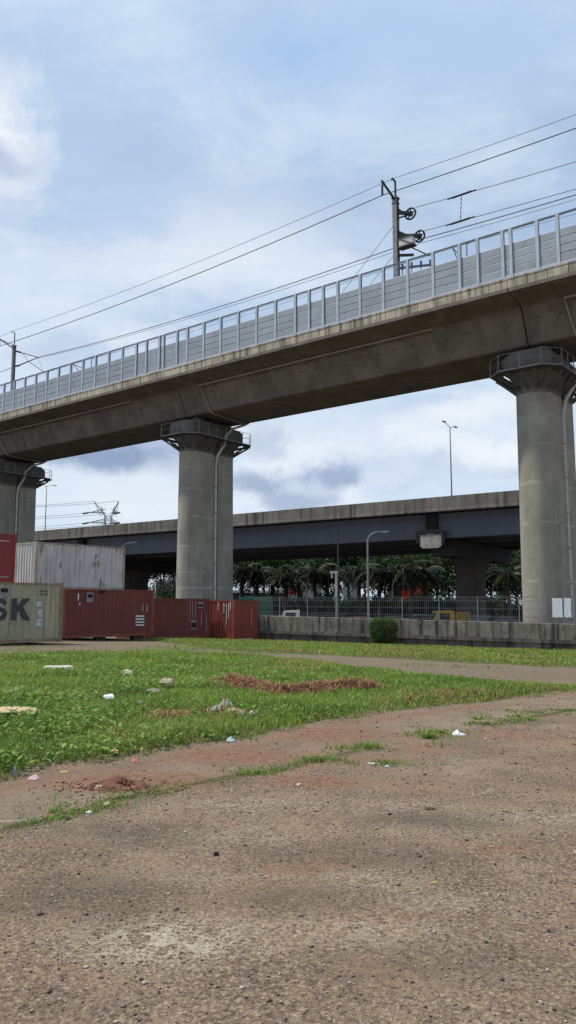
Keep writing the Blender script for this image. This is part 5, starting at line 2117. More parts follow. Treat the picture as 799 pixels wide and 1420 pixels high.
def wheel(q_root, c, ax, r, w):
    q = MB()
    ax = Vector(ax).normalized()
    q.tube([c - ax * w / 2, c + ax * w / 2], r, 16)
    t = q.build('wheel', M['tyre'], q_root, smooth=True)
    q = MB()
    q.tube([c - ax * (w / 2 + 0.01), c + ax * (w / 2 + 0.01)], r * 0.6, 12)
    q.build('rim', M['rim'], t, smooth=True)


def car(px, Y, ang, paint, label, kind='car', h=1.5):
    b = at_y(px, 838, Y)
    g = Vector((b.x, Y, gz(b.x, Y)))
    ex = Vector((math.cos(ang), math.sin(ang), 0))
    ey = Vector((-math.sin(ang), math.cos(ang), 0))
    root = thing('parked_car', label, 'car', g, 'vehicles parked beyond the fence')
    k = h / 1.5
    P = lambda x, y, z: g + ex * x + ey * y + Z * (z * k)
    body = [(-2.15, 0.30), (-2.2, 0.62), (-2.05, 0.86), (-0.95, 0.94), (1.35, 0.96), (2.1, 0.92), (2.2, 0.6), (2.12, 0.30)]
    q = MB()
    rings = []
    for y, ins in ((-0.86, 0.05), (-0.80, 0.0), (0.80, 0.0), (0.86, 0.05)):
        rings.append([P(x * (1 - ins * 0.4), y, z - (ins if z > 0.5 else 0)) for x, z in body])
    q.loft(rings); q.build('body', M[paint], root, smooth=True)
    cab = [(-1.05, 0.93), (-0.35, 1.42), (0.0, 1.49), (1.1, 1.48), (1.55, 1.30), (1.95, 0.93)]
    q = MB()
    q.loft([[P(x * 0.97, y * s_, z) for (x, z), s_ in zip(cab, (1, 0.84, 0.82, 0.82, 0.86, 1))] for y in (-0.78, 0.78)])
    q.build('roof', M[paint], root)
    for y, s in ((-0.78, -1), (0.78, 1)):
        q = MB()
        win = [(-0.78, 0.99), (-0.28, 1.37), (0.5, 1.42), (0.5, 0.99)], [(0.58, 0.99), (0.58, 1.42), (1.1, 1.40), (1.62, 0.99)]
        for wq in win:
            f = []
            for x, z in wq:
                kk = 1 - 0.17 * (z - 0.93) / 0.5
                f.append(P(x, y * kk + s * 0.008, z))
            q.add(f + [p - ey * (s * 0.006) for p in f], [(0, 1, 2, 3), (7, 6, 5, 4)])
        q.build('side_window', M['glass'], root)
    q = MB()
    q.add([P(-1.04, -0.68, 0.98), P(-1.04, 0.68, 0.98), P(-0.42, 0.58, 1.42), P(-0.42, -0.58, 1.42)], [(0, 1, 2, 3)])
    q.build('windscreen', M['glass'], root)
    for x in (-1.35, 1.35):
        for y in (-0.80, 0.80):
            wheel(root, g + ex * x + ey * y + Z * 0.32, ey, 0.32, 0.2)
    for y in (-0.6, 0.6):
        q = MB(); q.cbox(P(-2.14, y, 0.68), ex, ey, Z, 0.08, 0.34, 0.14); q.build('headlight', M['lens'], root)
    return root


def truck(px, Y, ang, cabm, label, load='tarp', loadm='green_tarp', H=3.4, L=6.0):
    b = at_y(px, 838, Y)
    g = Vector((b.x, Y, gz(b.x, Y)))
    ex = Vector((math.cos(ang), math.sin(ang), 0))
    ey = Vector((-math.sin(ang), math.cos(ang), 0))
    root = thing('parked_truck', label, 'truck', g, 'vehicles parked beyond the fence')
    P = lambda x, y, z: g + ex * x + ey * y + Z * z
    q = MB(); q.box(P(-L / 2, -0.5, 0.55), ex, ey, Z, L, 1.0, 0.22); q.build('chassis', M['black_steel'], root)
    prof = [(-L / 2, 0.6), (-L / 2 - 0.05, 1.3), (-L / 2 + 0.35, 2.35), (-L / 2 + 1.7, 2.42), (-L / 2 + 1.7, 0.6)]
    q = MB(); q.loft([[P(x, y, z) for x, z in prof] for y in (-1.0, 1.0)]); cab = q.build('cab', M[cabm], root)
    for s in (-1, 1):
        q = MB()
        q.add([P(-L / 2 + 0.3, s * 1.006, 1.45), P(-L / 2 + 0.55, s * 1.006, 2.2), P(-L / 2 + 1.35, s * 1.006, 2.2), P(-L / 2 + 1.35, s * 1.006, 1.45)], [(0, 1, 2, 3)])
        q.build('side_window', M['glass'], cab)
    q = MB()
    q.add([P(-L / 2 - 0.02, -0.85, 1.42), P(-L / 2 - 0.02, 0.85, 1.42), P(-L / 2 + 0.30, 0.8, 2.24), P(-L / 2 + 0.30, -0.8, 2.24)], [(0, 1, 2, 3)])
    q.build('windscreen', M['glass'], cab)
    if load == 'tarp':
        rings = []
        for x in np.linspace(-L / 2 + 1.9, L / 2, 8):
            sg = 0.05 * math.sin(x * 3)
            rings.append([P(x, 1.1 * math.cos(a) , 0.9 + (0 if a in (0.0, math.pi) else 0) + (H - 1.0) * (math.sin(a) ** 0.5 if math.sin(a) > 1e-6 else 0) + sg) for a in [math.pi * i / 12 for i in range(13)]])
        q = MB(); q.loft(rings); q.build('tarpaulin', M[loadm], root, smooth=True)
    elif load == 'cage':
        q = MB()
        x0, x1 = -L / 2 + 1.9, L / 2
        for x in np.linspace(x0, x1, 9):
            for y in (-1.0, 1.0):
                q.bar(P(x, y, 0.8), P(x, y, H), 0.06)
        for z in (0.9, 1.5, 2.1, H):
            for y in (-1.0, 1.0):
                q.bar(P(x0, y, z), P(x1, y, z), 0.06)
            q.bar(P(x0, -1, z), P(x0, 1, z), 0.06); q.bar(P(x1, -1, z), P(x1, 1, z), 0.06)
        q.build('cargo_cage', M[loadm], root)
        q = MB(); q.box(P(x0, -1.0, 0.77), ex, ey, Z, x1 - x0, 2.0, 0.09); q.build('load_bed', M[loadm], root)
    for x in (-L / 2 + 0.85, L / 2 - 1.2):
        for y in (-0.9, 0.9):
            wheel(root, P(x, y, 0.45), ey, 0.45, 0.28)
    return root


truck(340, 72, 0.1, 'car_dark', 'truck with a rounded green tarpaulin behind the orange-red container', H=3.7, L=5.0)
truck(432, 66, 0.0, 'car_white', 'truck with a sloping white cab behind the fence left of the pale post', load='cage', loadm='black_steel', H=2.0, L=5.4)
truck(622, 62, 0.0, 'yellow', 'small yellow truck with a caged bed behind the fence right of the bush', load='cage', loadm='yellow', H=2.25, L=2.9)
car(375, 66, 0.2, 'car_silver', 'silver car behind the fence just right of the orange-red container', h=1.75)
car(494, 72, 0.1, 'car_red', 'faded red car behind the fence left of the bush', h=1.8)
car(540, 76, -0.1, 'car_dark', 'black car behind the fence directly above the bush', h=1.8)
car(578, 80, 0.0, 'car_blue', 'dark blue car behind the fence between bush and yellow truck', h=1.9)
car(690, 66, 0.05, 'car_dark', 'black car behind the fence left of the big pier', h=1.9)
car(659, 74, 0.0, 'car_blue', 'dark blue car behind the fence right of the yellow truck', h=1.9)


# ------------------------------------------------------------------ litter, stones and heaps
def crumple(name, px, py, sx, sy, h, mat, label, cat, seed=0, lift=0.0, group=None, rough=0.5):
    """crumpled sheet or bag: a small folded height field with a ragged outline"""
    p = on_ground(px, py)
    z = gh(p.x, p.y) + lift
    rr = np.random.default_rng(seed)
    n = 9
    q = MB()
    bump = rr.random((n, n))
    fold = rr.uniform(-1, 1, 4)
    top, bot = [], []
    ang = rr.uniform(-0.5, 0.5)
    for j in range(n):
        for i in range(n):
            u, v = (i / (n - 1) - 0.5) * 2, (j / (n - 1) - 0.5) * 2
            k = max(abs(u), abs(v))
            r = math.hypot(u, v) + 1e-6
            f = k / r * (0.80 + 0.35 * bump[i, (i + j) % n] * k)
            x, y = u * f * sx / 2, v * f * sy / 2
            dome = max(0.0, 1 - k ** 2.5)
            hh = h * (0.15 + dome * (0.45 + rough * (bump[j, i] - 0.3)) + 0.25 * dome * math.sin(3 * u + fold[0] * 4) * math.cos(2 * v + fold[1] * 4))
            X = p.x + x * math.cos(ang) - y * math.sin(ang)
            Y = p.y + x * math.sin(ang) + y * math.cos(ang)
            top.append(Vector((X, Y, z + max(0.006, hh))))
            bot.append(Vector((X, Y, z + 0.001)))
    fs = []
    k2 = n * n
    for j in range(n - 1):
        for i in range(n - 1):
            c = j * n + i
            fs.append((c, c + 1, c + n + 1, c + n))
            fs.append((k2 + c, k2 + c + n, k2 + c + n + 1, k2 + c + 1))
    rim = [i for i in range(n)] + [j * n + n - 1 for j in range(1, n)] + [(n - 1) * n + i for i in range(n - 2, -1, -1)] + [j * n for j in range(n - 2, 0, -1)]
    for a_, b_ in zip(rim, rim[1:] + rim[:1]):
        fs.append((a_, k2 + a_, k2 + b_, b_))
    q.add(top + bot, fs)
    o = q.build(name, M[mat], origin=(p.x, p.y, z))
    tag(o, label, cat, group)
    return o


slab('cardboard_sheet', 22, 1008, 0.55, 0.34, 0.008, 'card', 'tan cardboard sheet lying in the grass at the left edge', 'cardboard', 0.1, 0.16, 0.07, crumple=0.035, seed=3)
slab('flat_stone', 82, 935, 0.70, 0.34, 0.04, 'palestone', 'long flat pale stone in the grass below the beige container', 'stone', 0.0, 0.05, 0.07, crumple=0.02, seed=4)
rock('pale_stone', 176, 944, 0.28, 'palestone', 'rounded pale stone in the grass right of the flat stone', 'stone', 0.5, 2, -0.1)
slab('paper_sheet', 150, 984, 0.16, 0.10, 0.003, 'white', 'folded white paper sheet in the middle of the left grass', 'paper', 0.4, 0.45, 0.09, crumple=0.03, seed=5)
crumple('paper_scrap', 14, 971, 0.13, 0.10, 0.05, 'white', 'small white scrap in the grass near the left edge', 'paper', 6, 0.07)
rock('rubble_lump', 231, 960, 0.28, 'rubble', 'upper brown rubble lump in the centre of the grass', 'rubble', 0.6, 7, -0.15)
rock('rubble_lump', 213, 970, 0.26, 'rubble', 'lower brown rubble lump left of the bare patch in the grass', 'rubble', 0.4, 8, -0.1)
rock('rubble_lump', 193, 987, 0.13, 'rubble', 'small brown rubble lump below the two larger ones', 'rubble', 0.6, 9, -0.3)
for i, (px, py, sx, sy, h, m, nm, lab) in enumerate([(301, 999, 0.22, 0.18, 0.07, 'greyfab', 'rag', 'grey rag at the left of the rubbish heap in the grass'), (312, 994, 0.20, 0.18, 0.14, 'rubble', 'wood_scrap', 'brown scrap on top of the rubbish heap in the grass'),
                                              (319, 991, 0.07, 0.07, 0.06, 'bluewhite', 'bottle_cap', 'pale blue bit on the rubbish heap in the grass'), (325, 1001, 0.26, 0.18, 0.08, 'card', 'cement_bag', 'torn brown bag in the rubbish heap'),
                                              (338, 1004, 0.24, 0.14, 0.05, 'greyfab', 'rag', 'grey rag at the right of the rubbish heap in the grass'), (350, 1003, 0.08, 0.07, 0.06, 'white', 'plastic_bag', 'small white plastic bag at the right tip of the rubbish heap')]):
    crumple(nm, px, py, sx, sy, h, m, lab, 'litter', 20 + i, 0.05, 'rubbish heap in the grass')
crumple('plastic_cup', 320, 1030, 0.095, 0.10, 0.055, 'bluewhite', 'crushed pale blue cup at the grass edge', 'litter', 30)
crumple('paper_packet', 187, 1057, 0.085, 0.08, 0.055, 'redpack', 'faded red packet at the grass edge', 'litter', 31)
crumple('paper_packet', 159, 1051, 0.09, 0.07, 0.03, 'yellowpack', 'faded yellow packet in the edge weeds', 'litter', 32, 0.05)
crumple('leaf_litter', 90, 1073, 0.11, 0.05, 0.02, 'yellowpack', 'yellowed leaf litter at the grass edge', 'litter', 33)
crumple('plastic_bag', 47, 1082, 0.10, 0.10, 0.055, 'pink', 'crumpled pinkish white plastic bag on the dirt at the left', 'litter', 34)
crumple('wrapper', 20, 1078, 0.075, 0.08, 0.10, 'greyfab', 'grey crumpled wrapper standing in the weeds at the left', 'litter', 35)
crumple('plastic_bag', 636, 1020.5, 0.15, 0.12, 0.075, 'white', 'crumpled white plastic bag on the bare ground at the right', 'litter', 36)
crumple('paper_scrap', 518, 1060, 0.12, 0.04, 0.01, 'white', 'narrow white paper strip on the red dirt', 'litter', 37)
crumple('paper_scrap', 537, 1064, 0.05, 0.05, 0.02, 'bluewhite', 'tiny bluish scrap right of the paper strip', 'litter', 38)
crumple('paper_scrap', 123, 1128, 0.05, 0.05, 0.02, 'white', 'tiny white scrap beside the weeds on the crack', 'litter', 39)
crumple('dry_leaf', 602, 1226, 0.045, 0.03, 0.012, 'yellowpack', 'pale yellow dry leaf on the bare asphalt', 'leaf', 40)
rock('stone', 94, 1138, 0.045, 'darkstone', 'small dark stone on the crack at the left', 'stone', 0.45, 12)
rock('stone', 148, 1118, 0.065, 'rubble', 'brown stone on the weedy crack left of the soil mound', 'stone', 0.5, 13)
rock('stone', 300, 1188, 0.038, 'darkstone', 'single black stone in the middle of the asphalt', 'stone', 0.8, 14)
rock('stone', 88, 1087, 0.03, 'darkstone', 'small dark stone on the dirt right of the pinkish bag', 'stone', 0.6, 15)
rock('stone', 415, 1091, 0.05, 'palestone', 'pale stone on the red dirt below the crack', 'stone', 0.5, 16)
rock('stone', 138, 1097, 0.08, 'rubble', 'tan stone at the foot of the red soil mound', 'stone', 0.6, 17)
rock('stone', 596, 1124, 0.08, 'soil', 'flat reddish clod on the asphalt at the right', 'stone', 0.25, 18)


def soil_mound():
    c = on_ground(163, 1094)
    n, m = 46, 30
    x = np.linspace(-0.62, 0.62, n)
    y = np.linspace(-0.32, 0.32, m)
    X, Y = np.meshgrid(x, y)
    r = np.sqrt((X / 0.30) ** 2 + (Y / 0.16) ** 2)
    wx, wy = X + c.x, Y + c.y
    k = np.clip(1 - r, 0, 1)
    h = 0.085 * k ** 0.8 * (0.3 + 1.0 * vnoise(wx, wy, 11, 21)) + 0.05 * k ** 0.4 * vnoise(wx, wy, 34, 22) - 0.012
    z = ground_height(wx.ravel(), wy.ravel()).reshape(X.shape) + h
    idx = np.arange(n * m).reshape(m, n)
    F = np.stack([idx[:-1, :-1], idx[:-1, 1:], idx[1:, 1:], idx[1:, :-1]], -1).reshape(-1, 4)
    V = np.stack([X.ravel(), Y.ravel(), z.ravel() - c.z], 1)
    o = np_mesh('soil_mound', V, F, M['soil'])
    o.location = c
    tag(o, 'small mound of red soil on the strip left of the weedy crack', 'soil')
    # crumbs round it
    q = MB()
    rr = random.Random(4)
    for _ in range(420):
        a, d = rr.uniform(0, 6.28), abs(rr.gauss(0, 0.26))
        s = rr.uniform(0.005, 0.018)
        x_, y_ = c.x + math.cos(a) * d * 1.3, c.y + math.sin(a) * d * 0.6
        zz = gh(x_, y_)
        r_ = math.sqrt(((x_ - c.x) / 0.30) ** 2 + ((y_ - c.y) / 0.16) ** 2)
        zz += 0.075 * max(0, 1 - r_)
        ex = unit(math.cos(a * 3), math.sin(a * 3))
        q.cbox((x_, y_, zz + s * 0.2), ex, Vector((-ex.y, ex.x, 0)), Z, s * 1.3, s, s * 0.8)
    o2 = q.build('soil_crumbs', M['soil'], origin=c)
    tag(o2, 'loose red soil crumbs around the mound', 'soil', kind='stuff')


soil_mound()


def pebbles():
    """loose grit and stones over the worn asphalt"""
    rng = np.random.default_rng(3)
    V, F = [], []
    t = []
    base = np.array([[1, 0, 0], [-1, 0, 0], [0, 1, 0], [0, -1, 0], [0, 0, 1], [0, 0, -1]], float)
    tri = np.array([[0, 2, 4], [2, 1, 4], [1, 3, 4], [3, 0, 4], [2, 0, 5], [1, 2, 5], [3, 1, 5], [0, 3, 5]])
    n = 42000
    y = 2.6 + 12.5 * rng.random(n) ** 1.5
    x = (rng.random(n) * 2 - 1) * (y * 0.42 + 0.6)
    keep = (sdf(P_MAIN, x, y) > 0.02)
    dens = vnoise(x, y, 1.2, 31)
    keep &= rng.random(n) < 0.25 + 0.9 * dens
    x, y = x[keep], y[keep]
    n = len(x)
    z = ground_height(x, y)
    s = 0.0028 * np.exp(rng.normal(0, 0.55, n)) * (0.8 + 0.09 * y)
    s = np.minimum(s, 0.022)
    ang = rng.random(n) * 6.28
    sh = rng.uniform(0.6, 1.4, (n, 6, 1))
    P = base[None] * sh * s[:, None, None]
    P[:, :, 2] *= 0.6
    ca, sa = np.cos(ang)[:, None], np.sin(ang)[:, None]
    X = P[:, :, 0] * ca - P[:, :, 1] * sa
    Y = P[:, :, 0] * sa + P[:, :, 1] * ca
    V = np.stack([X + x[:, None], Y + y[:, None], P[:, :, 2] + (z + s * 0.3)[:, None]], -1).reshape(-1, 3)
    F = (tri[None] + 6 * np.arange(n)[:, None, None]).reshape(-1, 3)
    m, T, b, out = new_mat('loose_grit')
    a = T.n('ShaderNodeAttribute', attribute_name='tint').outputs['Fac']
    c = T.mix(T.ramp(a, 0.0, 0.6), (0.04, 0.033, 0.027), (0.20, 0.15, 0.11))
    c = T.mix(T.ramp(a, 0.7, 1.0), c, (0.42, 0.37, 0.30))
    T.link(c, b.inputs['Base Color'])
    b.inputs['Roughness'].default_value = 0.95
    o = np_mesh('loose_grit', V, F, m, dict(tint=np.repeat(rng.random(n), 6)))
    tag(o, 'loose grit and small stones scattered over the worn asphalt', 'gravel', kind='stuff')


pebbles()


# ------------------------------------------------------------------ grass
def blades(x, y, h, wdt, lean, tint, rng, bend=0.5):
    """curved blades: 3 levels, tapered"""
    n = len(x)
    z = ground_height(x, y) - 0.01
    a = rng.random(n) * 2 * math.pi
    dx, dy = np.cos(a), np.sin(a)
    px, py = -dy, dx
    V = np.zeros((n, 5, 3))
    for lv, (u, wk) in enumerate(((0.0, 1.0), (0.55, 0.8))):
        off = lean * h * (u ** 1.6)
        zz = h * (u - 0.25 * lean * u * u)
        for k, sg in enumerate((-1, 1)):
            V[:, lv * 2 + k, 0] = x + dx * off + sg * px * wdt * wk * 0.5
            V[:, lv * 2 + k, 1] = y + dy * off + sg * py * wdt * wk * 0.5
            V[:, lv * 2 + k, 2] = z + zz
    off = lean * h * 1.25
    V[:, 4, 0] = x + dx * off
    V[:, 4, 1] = y + dy * off
    V[:, 4, 2] = z + h * (1 - bend * lean)
    F = np.array([[0, 1, 3], [0, 3, 2], [2, 3, 4]])
    F = (F[None] + 5 * np.arange(n)[:, None, None]).reshape(-1, 3)
    return V.reshape(-1, 3), F, np.repeat(tint, 5)


BARE = [(235, 1002, 0.55, 0.45, 0.9), (222, 965, 0.45, 0.45, 0.6), (315, 1000, 0.45, 0.3, 0.8), (335, 955, 0.4, 0.3, 0.7), (360, 962, 0.4, 0.3, 0.8), (385, 967, 0.4, 0.3, 0.8), (415, 966, 0.4, 0.3, 0.8), (445, 961, 0.4, 0.3, 0.8), (475, 957, 0.4, 0.3, 0.8), (505, 958, 0.35, 0.3, 0.7), (25, 1005, 0.3, 0.25, 0.9), (80, 934, 0.4, 0.3, 0.8), (176, 943, 0.2, 0.2, 0.8), (560, 985, 0.7, 0.25, 0.4)]


def build_grass():
    rng = np.random.default_rng(21)
    # --- main patch
    lo, hi = P_MAIN.min(0), P_MAIN.max(0)
    n = 420000
    y = lo[1] + (min(hi[1], 33) - lo[1]) * rng.random(n)
    x = np.clip(rng.random(n) * 2 - 1, -1, 1) * (y * 0.44 + 1.5)
    d = sdf(P_MAIN, x, y)
    wob = 0.30 * (vnoise(x, y, 1.1, 1) - 0.5) + 0.22 * (vnoise(x, y, 5.0, 2) - 0.5)
    edge = np.clip((-d + wob) / 0.30, 0, 1)
    dens = edge * np.clip(10.5 / y, 0.30, 1.0) * (0.55 + 0.6 * vnoise(x, y, 1.7, 14))
    bare = np.zeros(n)
    for px, py, rx, ry, k in BARE:
        bare = np.maximum(bare, k * np.clip(blob(x, y, px, py, rx, ry) * 1.3, 0, 1))
    dens *= 1 - bare
    keep = rng.random(n) < dens
    x, y, edge = x[keep], y[keep], edge[keep]
    n = len(x)
    far = np.clip((y - 8) / 16, 0, 1)
    left = np.clip((2.0 - x) / 6, 0, 1)
    lush = vnoise(x, y, 0.9, 15)
    h = (0.065 + 0.12 * lush * (0.4 + 0.6 * left)) * rng.uniform(0.6, 1.35, n) * (0.55 + 0.45 * edge)
    tall = vnoise(x, y, 1.4, 17) > 0.80
    h = np.where(tall & (rng.random(n) < 0.3), h * 1.6, h)
    w = (0.008 + 0.012 * far) * rng.uniform(0.7, 1.4, n)
    tint = np.clip(0.18 + 0.45 * vnoise(x, y, 0.7, 16) + 0.35 * vnoise(x, y, 2.6, 19) + rng.normal(0, 0.2, n) + 0.15 * far, 0, 1)
    dry = rng.random(n) < 0.04 + 0.30 * np.clip((vnoise(x, y, 0.6, 18) - 0.62) * 4, 0, 1) + 0.25 * (1 - edge)
    tint = np.where(dry, 1.3, tint)
    parts = [blades(x, y, h, w, rng.uniform(0.15, 0.9, n), tint, rng)]
    # --- taller bright clump near the track
    m = 700
    c = on_ground(268, 925)
    x, y = rng.normal(c.x, 0.45, m), rng.normal(c.y, 0.35, m)
    parts.append(blades(x, y, rng.uniform(0.15, 0.42, m), rng.uniform(0.012, 0.024, m), rng.uniform(0.2, 0.8, m), np.clip(rng.normal(0.75, 0.15, m), 0, 1), rng))
    # --- verge along the wall
    m = 150000
    lo, hi = P_UPPER.min(0), P_UPPER.max(0)
    y = lo[1] + (hi[1] - lo[1]) * rng.random(m)
    x = -12 + 34 * rng.random(m)
    d = sdf(P_UPPER, x, y)
    wob = 1.0 * (vnoise(x, y, 0.6, 1) - 0.5) + 0.5 * (vnoise(x, y, 2.0, 2) - 0.5)
    edge = np.clip((-d + wob) / 0.9, 0, 1)
    worn = vnoise(x, y, 0.35, 25)
    keep = (rng.random(m) < edge * (0.45 + 0.6 * vnoise(x, y, 0.9, 24)) * np.where(worn > 0.8, 0.35, 1)) & (np.abs(x) < y * 0.46 + 2)
    wd = (np.stack([x, y], 1) - np.array([WA.x, WA.y])) @ np.array([WN.x, WN.y])
    keep &= wd < -0.22
    for Rf in (R1, R2, R3, Rb):
        o, ex, ey = Rf(0, 0, 0), Rf(1, 0, 0) - Rf(0, 0, 0), Rf(0, 1, 0) - Rf(0, 0, 0)
        u = (x - o.x) * ex.x + (y - o.y) * ex.y
        v = (x - o.x) * ey.x + (y - o.y) * ey.y
        keep &= ~((u > -0.05) & (u < CL + 0.05) & (v > 0.05) & (v < CW))
    x, y = x[keep], y[keep]
    k = len(x)
    tint = np.clip(0.45 + 0.4 * vnoise(x, y, 0.5, 26) + rng.normal(0, 0.16, k), 0, 1)
    tint = np.where(rng.random(k) < 0.08 + 0.5 * np.clip((vnoise(x, y, 0.4, 27) - 0.55) * 3, 0, 1), 1.3, tint)
    parts.append(blades(x, y, (0.07 + 0.09 * vnoise(x, y, 0.7, 28)) * rng.uniform(0.6, 1.4, k), rng.uniform(0.02, 0.045, k), rng.uniform(0.2, 0.9, k), tint, rng))
    # --- some growth on the track and in front of the containers
    m = 26000
    y = 23 + 14 * rng.random(m)
    x = -15 + 32 * rng.random(m)
    keep = (sdf(P_TRACK, x, y) < 0.6) & (rng.random(m) < 0.6 * (vnoise(x, y, 0.5, 33) > 0.72) + 0.9 * np.exp(-((x + 4.2) / 1.7) ** 2))
    x, y = x[keep], y[keep]
    k = len(x)
    parts.append(blades(x, y, rng.uniform(0.04, 0.12, k), rng.uniform(0.015, 0.035, k), rng.uniform(0.2, 0.9, k), np.clip(rng.normal(0.6, 0.2, k), 0, 1), rng))
    # --- tufts along the crack in the pavement
    xs, ys, hs, ws = [], [], [], []
    for px, py, cnt, rx, hh in ((105, 1127, 130, 0.16, 0.05), (120, 1123, 160, 0.20, 0.06), (130, 1120, 140, 0.16, 0.06), (150, 1109, 40, 0.1, 0.05), (170, 1106, 90, 0.15, 0.06), (185, 1101, 140, 0.16, 0.06), (200, 1097, 130, 0.16, 0.06),
                               (250, 1093, 60, 0.15, 0.05), (278, 1086, 60, 0.15, 0.05), (340, 1075, 150, 0.15, 0.08), (355, 1072, 130, 0.2, 0.07), (395, 1066, 60, 0.15, 0.06), (430, 1057, 170, 0.16, 0.10), (440, 1056, 120, 0.15, 0.09), (505, 1040, 160, 0.18, 0.10),
                               (550, 1034, 140, 0.2, 0.08), (545, 1059, 140, 0.2, 0.07), (570, 1061, 120, 0.2, 0.06), (598, 1023, 220, 0.2, 0.12), (620, 1017, 160, 0.18, 0.10), (675, 1004, 170, 0.25, 0.10), (700, 998, 130, 0.2, 0.08), (730, 996, 120, 0.25, 0.08), (760, 989, 150, 0.3, 0.08), (790, 985, 150, 0.3, 0.08), (3, 1154, 120, 0.15, 0.05), (460, 1049, 60, 0.2, 0.05)):
        c = on_ground(px, py)
        for _ in range(5):
            m = max(8, int(cnt * 0.30 * rng.uniform(0.3, 1.6)))
            ox, oy = rng.normal(0, rx * 1.1), rng.normal(0, rx * 0.45)
            sg = rng.uniform(0.02, 0.06) * (1 + c.y / 14)
            xs.append(rng.normal(c.x + ox, sg * 1.3, m)); ys.append(rng.normal(c.y + oy, sg, m))
            hs.append(rng.uniform(0.3, 1.2, m) * hh * rng.uniform(0.5, 1.2)); ws.append(rng.uniform(0.006, 0.013, m) * (c.y / 8))
    for _ in range(150):
        i = rng.integers(0, len(P_CRACK) - 1)
        c = P_CRACK[i] + (P_CRACK[i + 1] - P_CRACK[i]) * rng.random()
        gate = float(vnoise(np.array([c[0]]), np.array([c[1]]), 1.3, 61)[0])
        if c[1] > 16 or rng.random() > (gate - 0.2) * 1.8:
            continue
        m = int(rng.uniform(6, 34))
        sg = rng.uniform(0.015, 0.05)
        xs.append(rng.normal(c[0] + rng.normal(0, 0.05), sg * 2.0, m)); ys.append(rng.normal(c[1] + rng.normal(0, 0.05), sg, m))
        hs.append(rng.uniform(0.015, 0.05, m)); ws.append(rng.uniform(0.006, 0.014, m))
    x, y, h, w = map(np.concatenate, (xs, ys, hs, ws))
    k = len(x)
    parts.append(blades(x, y, h, w, rng.uniform(0.3, 1.0, k), np.where(rng.random(k) < 0.12, 1.3, np.clip(rng.normal(0.45, 0.2, k), 0, 1)), rng))
    Vs, Fs, Ts, off = [], [], [], 0
    for V, F, t in parts:
        Vs.append(V); Fs.append(F + off); Ts.append(t); off += len(V)
    o = np_mesh('grass', np.concatenate(Vs), np.concatenate(Fs), M['grass'], dict(tint=np.concatenate(Ts)))
    tag(o, 'rough green grass growing over the yard, the verge and the pavement cracks', 'grass', kind='stuff')
    # --- broad-leaved weeds among the near grass
    n = 120000
    y = 6.5 + 16 * rng.random(n)
    x = (rng.random(n) * 2 - 1) * (y * 0.44 + 1.0)
    d = sdf(P_MAIN, x, y)
    left = np.clip((1.5 - x) / 4, 0.06, 1)
    patch = np.clip((vnoise(x, y, 1.1, 40) - 0.35) * 2.6, 0, 1)
    bare = np.zeros(n)
    for px, py, rx, ry, k in BARE:
        bare = np.maximum(bare, k * np.clip(blob(x, y, px, py, rx, ry) * 1.3, 0, 1))
    keep = (rng.random(n) < np.clip((-d + 0.1 * (vnoise(x, y, 5, 2) - .5)) / 0.2, 0, 1) * left * patch * np.clip(11 / y, 0.3, 1) * 0.65 * (1 - bare))
    x, y = x[keep], y[keep]
    k = len(x)
    P = np.stack([x, y, ground_height(x, y) + rng.uniform(0.03, 0.17, k)], 1)
    far = np.clip((y - 8) / 14, 0, 1)
    a = rng.random(k) * 6.28
    el = rng.uniform(-0.15, 0.65, k)
    A = np.stack([np.cos(a) * np.cos(el), np.sin(a) * np.cos(el), np.sin(el)], 1)
    B = np.stack([-np.sin(a), np.cos(a), np.zeros(k)], 1)
    s = rng.uniform(0.032, 0.085, k) * (1 + 0.5 * far)
    q0, q2 = P - A * s[:, None] * 0.5, P + A * s[:, None] * 0.6
    up = np.array([0, 0, 1.0]) * (s * 0.10)[:, None]
    q1, q3 = P + B * s[:, None] * 0.33 + up, P - B * s[:, None] * 0.33 + up
    V = np.stack([q0, q1, q2, q3], 1).reshape(-1, 3)
    F = np.arange(4 * k).reshape(k, 4)
    tint = np.where(rng.random(k) < 0.03, 1.3, np.clip(0.18 + 0.65 * vnoise(x, y, 0.9, 41) + rng.normal(0, 0.24, k), 0, 1))
    o = np_mesh('ground_weeds', V, F, M['weed'], dict(tint=np.repeat(tint, 4)))
    tag(o, 'broad-leaved weeds spreading through the near grass', 'weeds', kind='stuff')


build_grass()


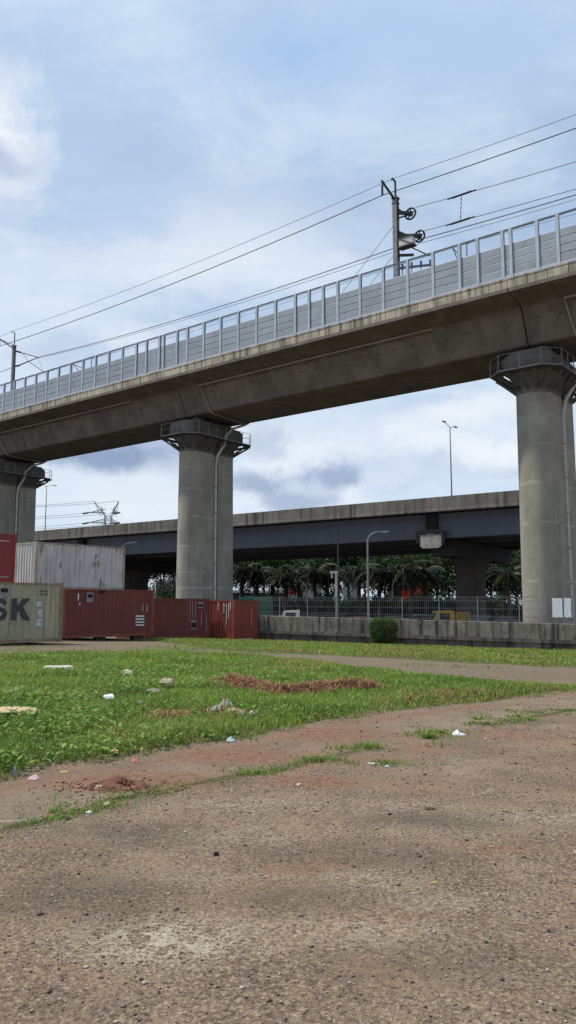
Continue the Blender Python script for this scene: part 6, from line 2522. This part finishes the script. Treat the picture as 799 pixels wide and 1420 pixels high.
def straw_heap(pts, label, seed, cnt, spread, height):
    rng = np.random.default_rng(seed)
    w = [on_ground(*p) for p in pts]
    seg = rng.integers(0, len(w) - 1, cnt)
    u = rng.random(cnt)
    A = np.array([[p.x, p.y] for p in w])
    c = A[seg] * (1 - u)[:, None] + A[seg + 1] * u[:, None] + rng.normal(0, spread, (cnt, 2))
    prof = np.exp(-((c - (A[seg] * (1 - u)[:, None] + A[seg + 1] * u[:, None])) ** 2).sum(1) / (2 * spread ** 2))
    z = ground_height(c[:, 0], c[:, 1]) + height * prof * rng.random(cnt) + 0.02
    a = rng.random(cnt) * 6.28
    el = rng.normal(0, 0.35, cnt)
    d = np.stack([np.cos(a) * np.cos(el), np.sin(a) * np.cos(el), np.sin(el)], 1)
    p = np.stack([-np.sin(a), np.cos(a), np.zeros(cnt)], 1)
    ln = rng.uniform(0.10, 0.30, cnt)[:, None]
    wd = rng.uniform(0.007, 0.016, cnt)[:, None]
    P = np.stack([c[:, 0], c[:, 1], z], 1)
    mid = P + np.array([0, 0, 1.0]) * 0.03
    V = np.stack([P - d * ln * .5 - p * wd * .5, P - d * ln * .5 + p * wd * .5, mid + p * wd * .5, mid - p * wd * .5, P + d * ln * .5 + p * wd * .4, P + d * ln * .5 - p * wd * .4], 1).reshape(-1, 3)
    F = np.array([[0, 1, 2, 3], [3, 2, 4, 5]])
    F = (F[None] + 6 * np.arange(cnt)[:, None, None]).reshape(-1, 4)
    o = np_mesh('dry_straw', V, F, M['straw'], dict(tint=np.repeat(np.clip(rng.normal(0.4, 0.28, cnt), 0, 1), 6)))
    tag(o, label, 'dry grass', 'heaps of cut dry grass', 'stuff')


straw_heap([(313, 951), (330, 954), (352, 960), (378, 967), (402, 969)], 'reddish heap of cut dry grass in the middle of the lawn, left part', 51, 3400, 0.17, 0.15)
straw_heap([(402, 969), (430, 964), (460, 959), (490, 956), (513, 959)], 'reddish heap of cut dry grass in the middle of the lawn, right part', 52, 3400, 0.17, 0.15)
straw_heap([(222, 1000), (250, 1004)], 'thin dry brown grass on the bare patch in the lawn', 53, 120, 0.18, 0.04)
straw_heap([(300, 1000), (345, 1004)], 'dry stalks around the rubbish heap in the lawn', 54, 260, 0.16, 0.08)
straw_heap([(560, 980), (620, 970), (690, 968)], 'sparse dry grass along the lawn edge at the right', 55, 320, 0.35, 0.05)
straw_heap([(370, 893), (400, 894)], 'small dry patch on the verge by the wall', 56, 500, 0.3, 0.08)
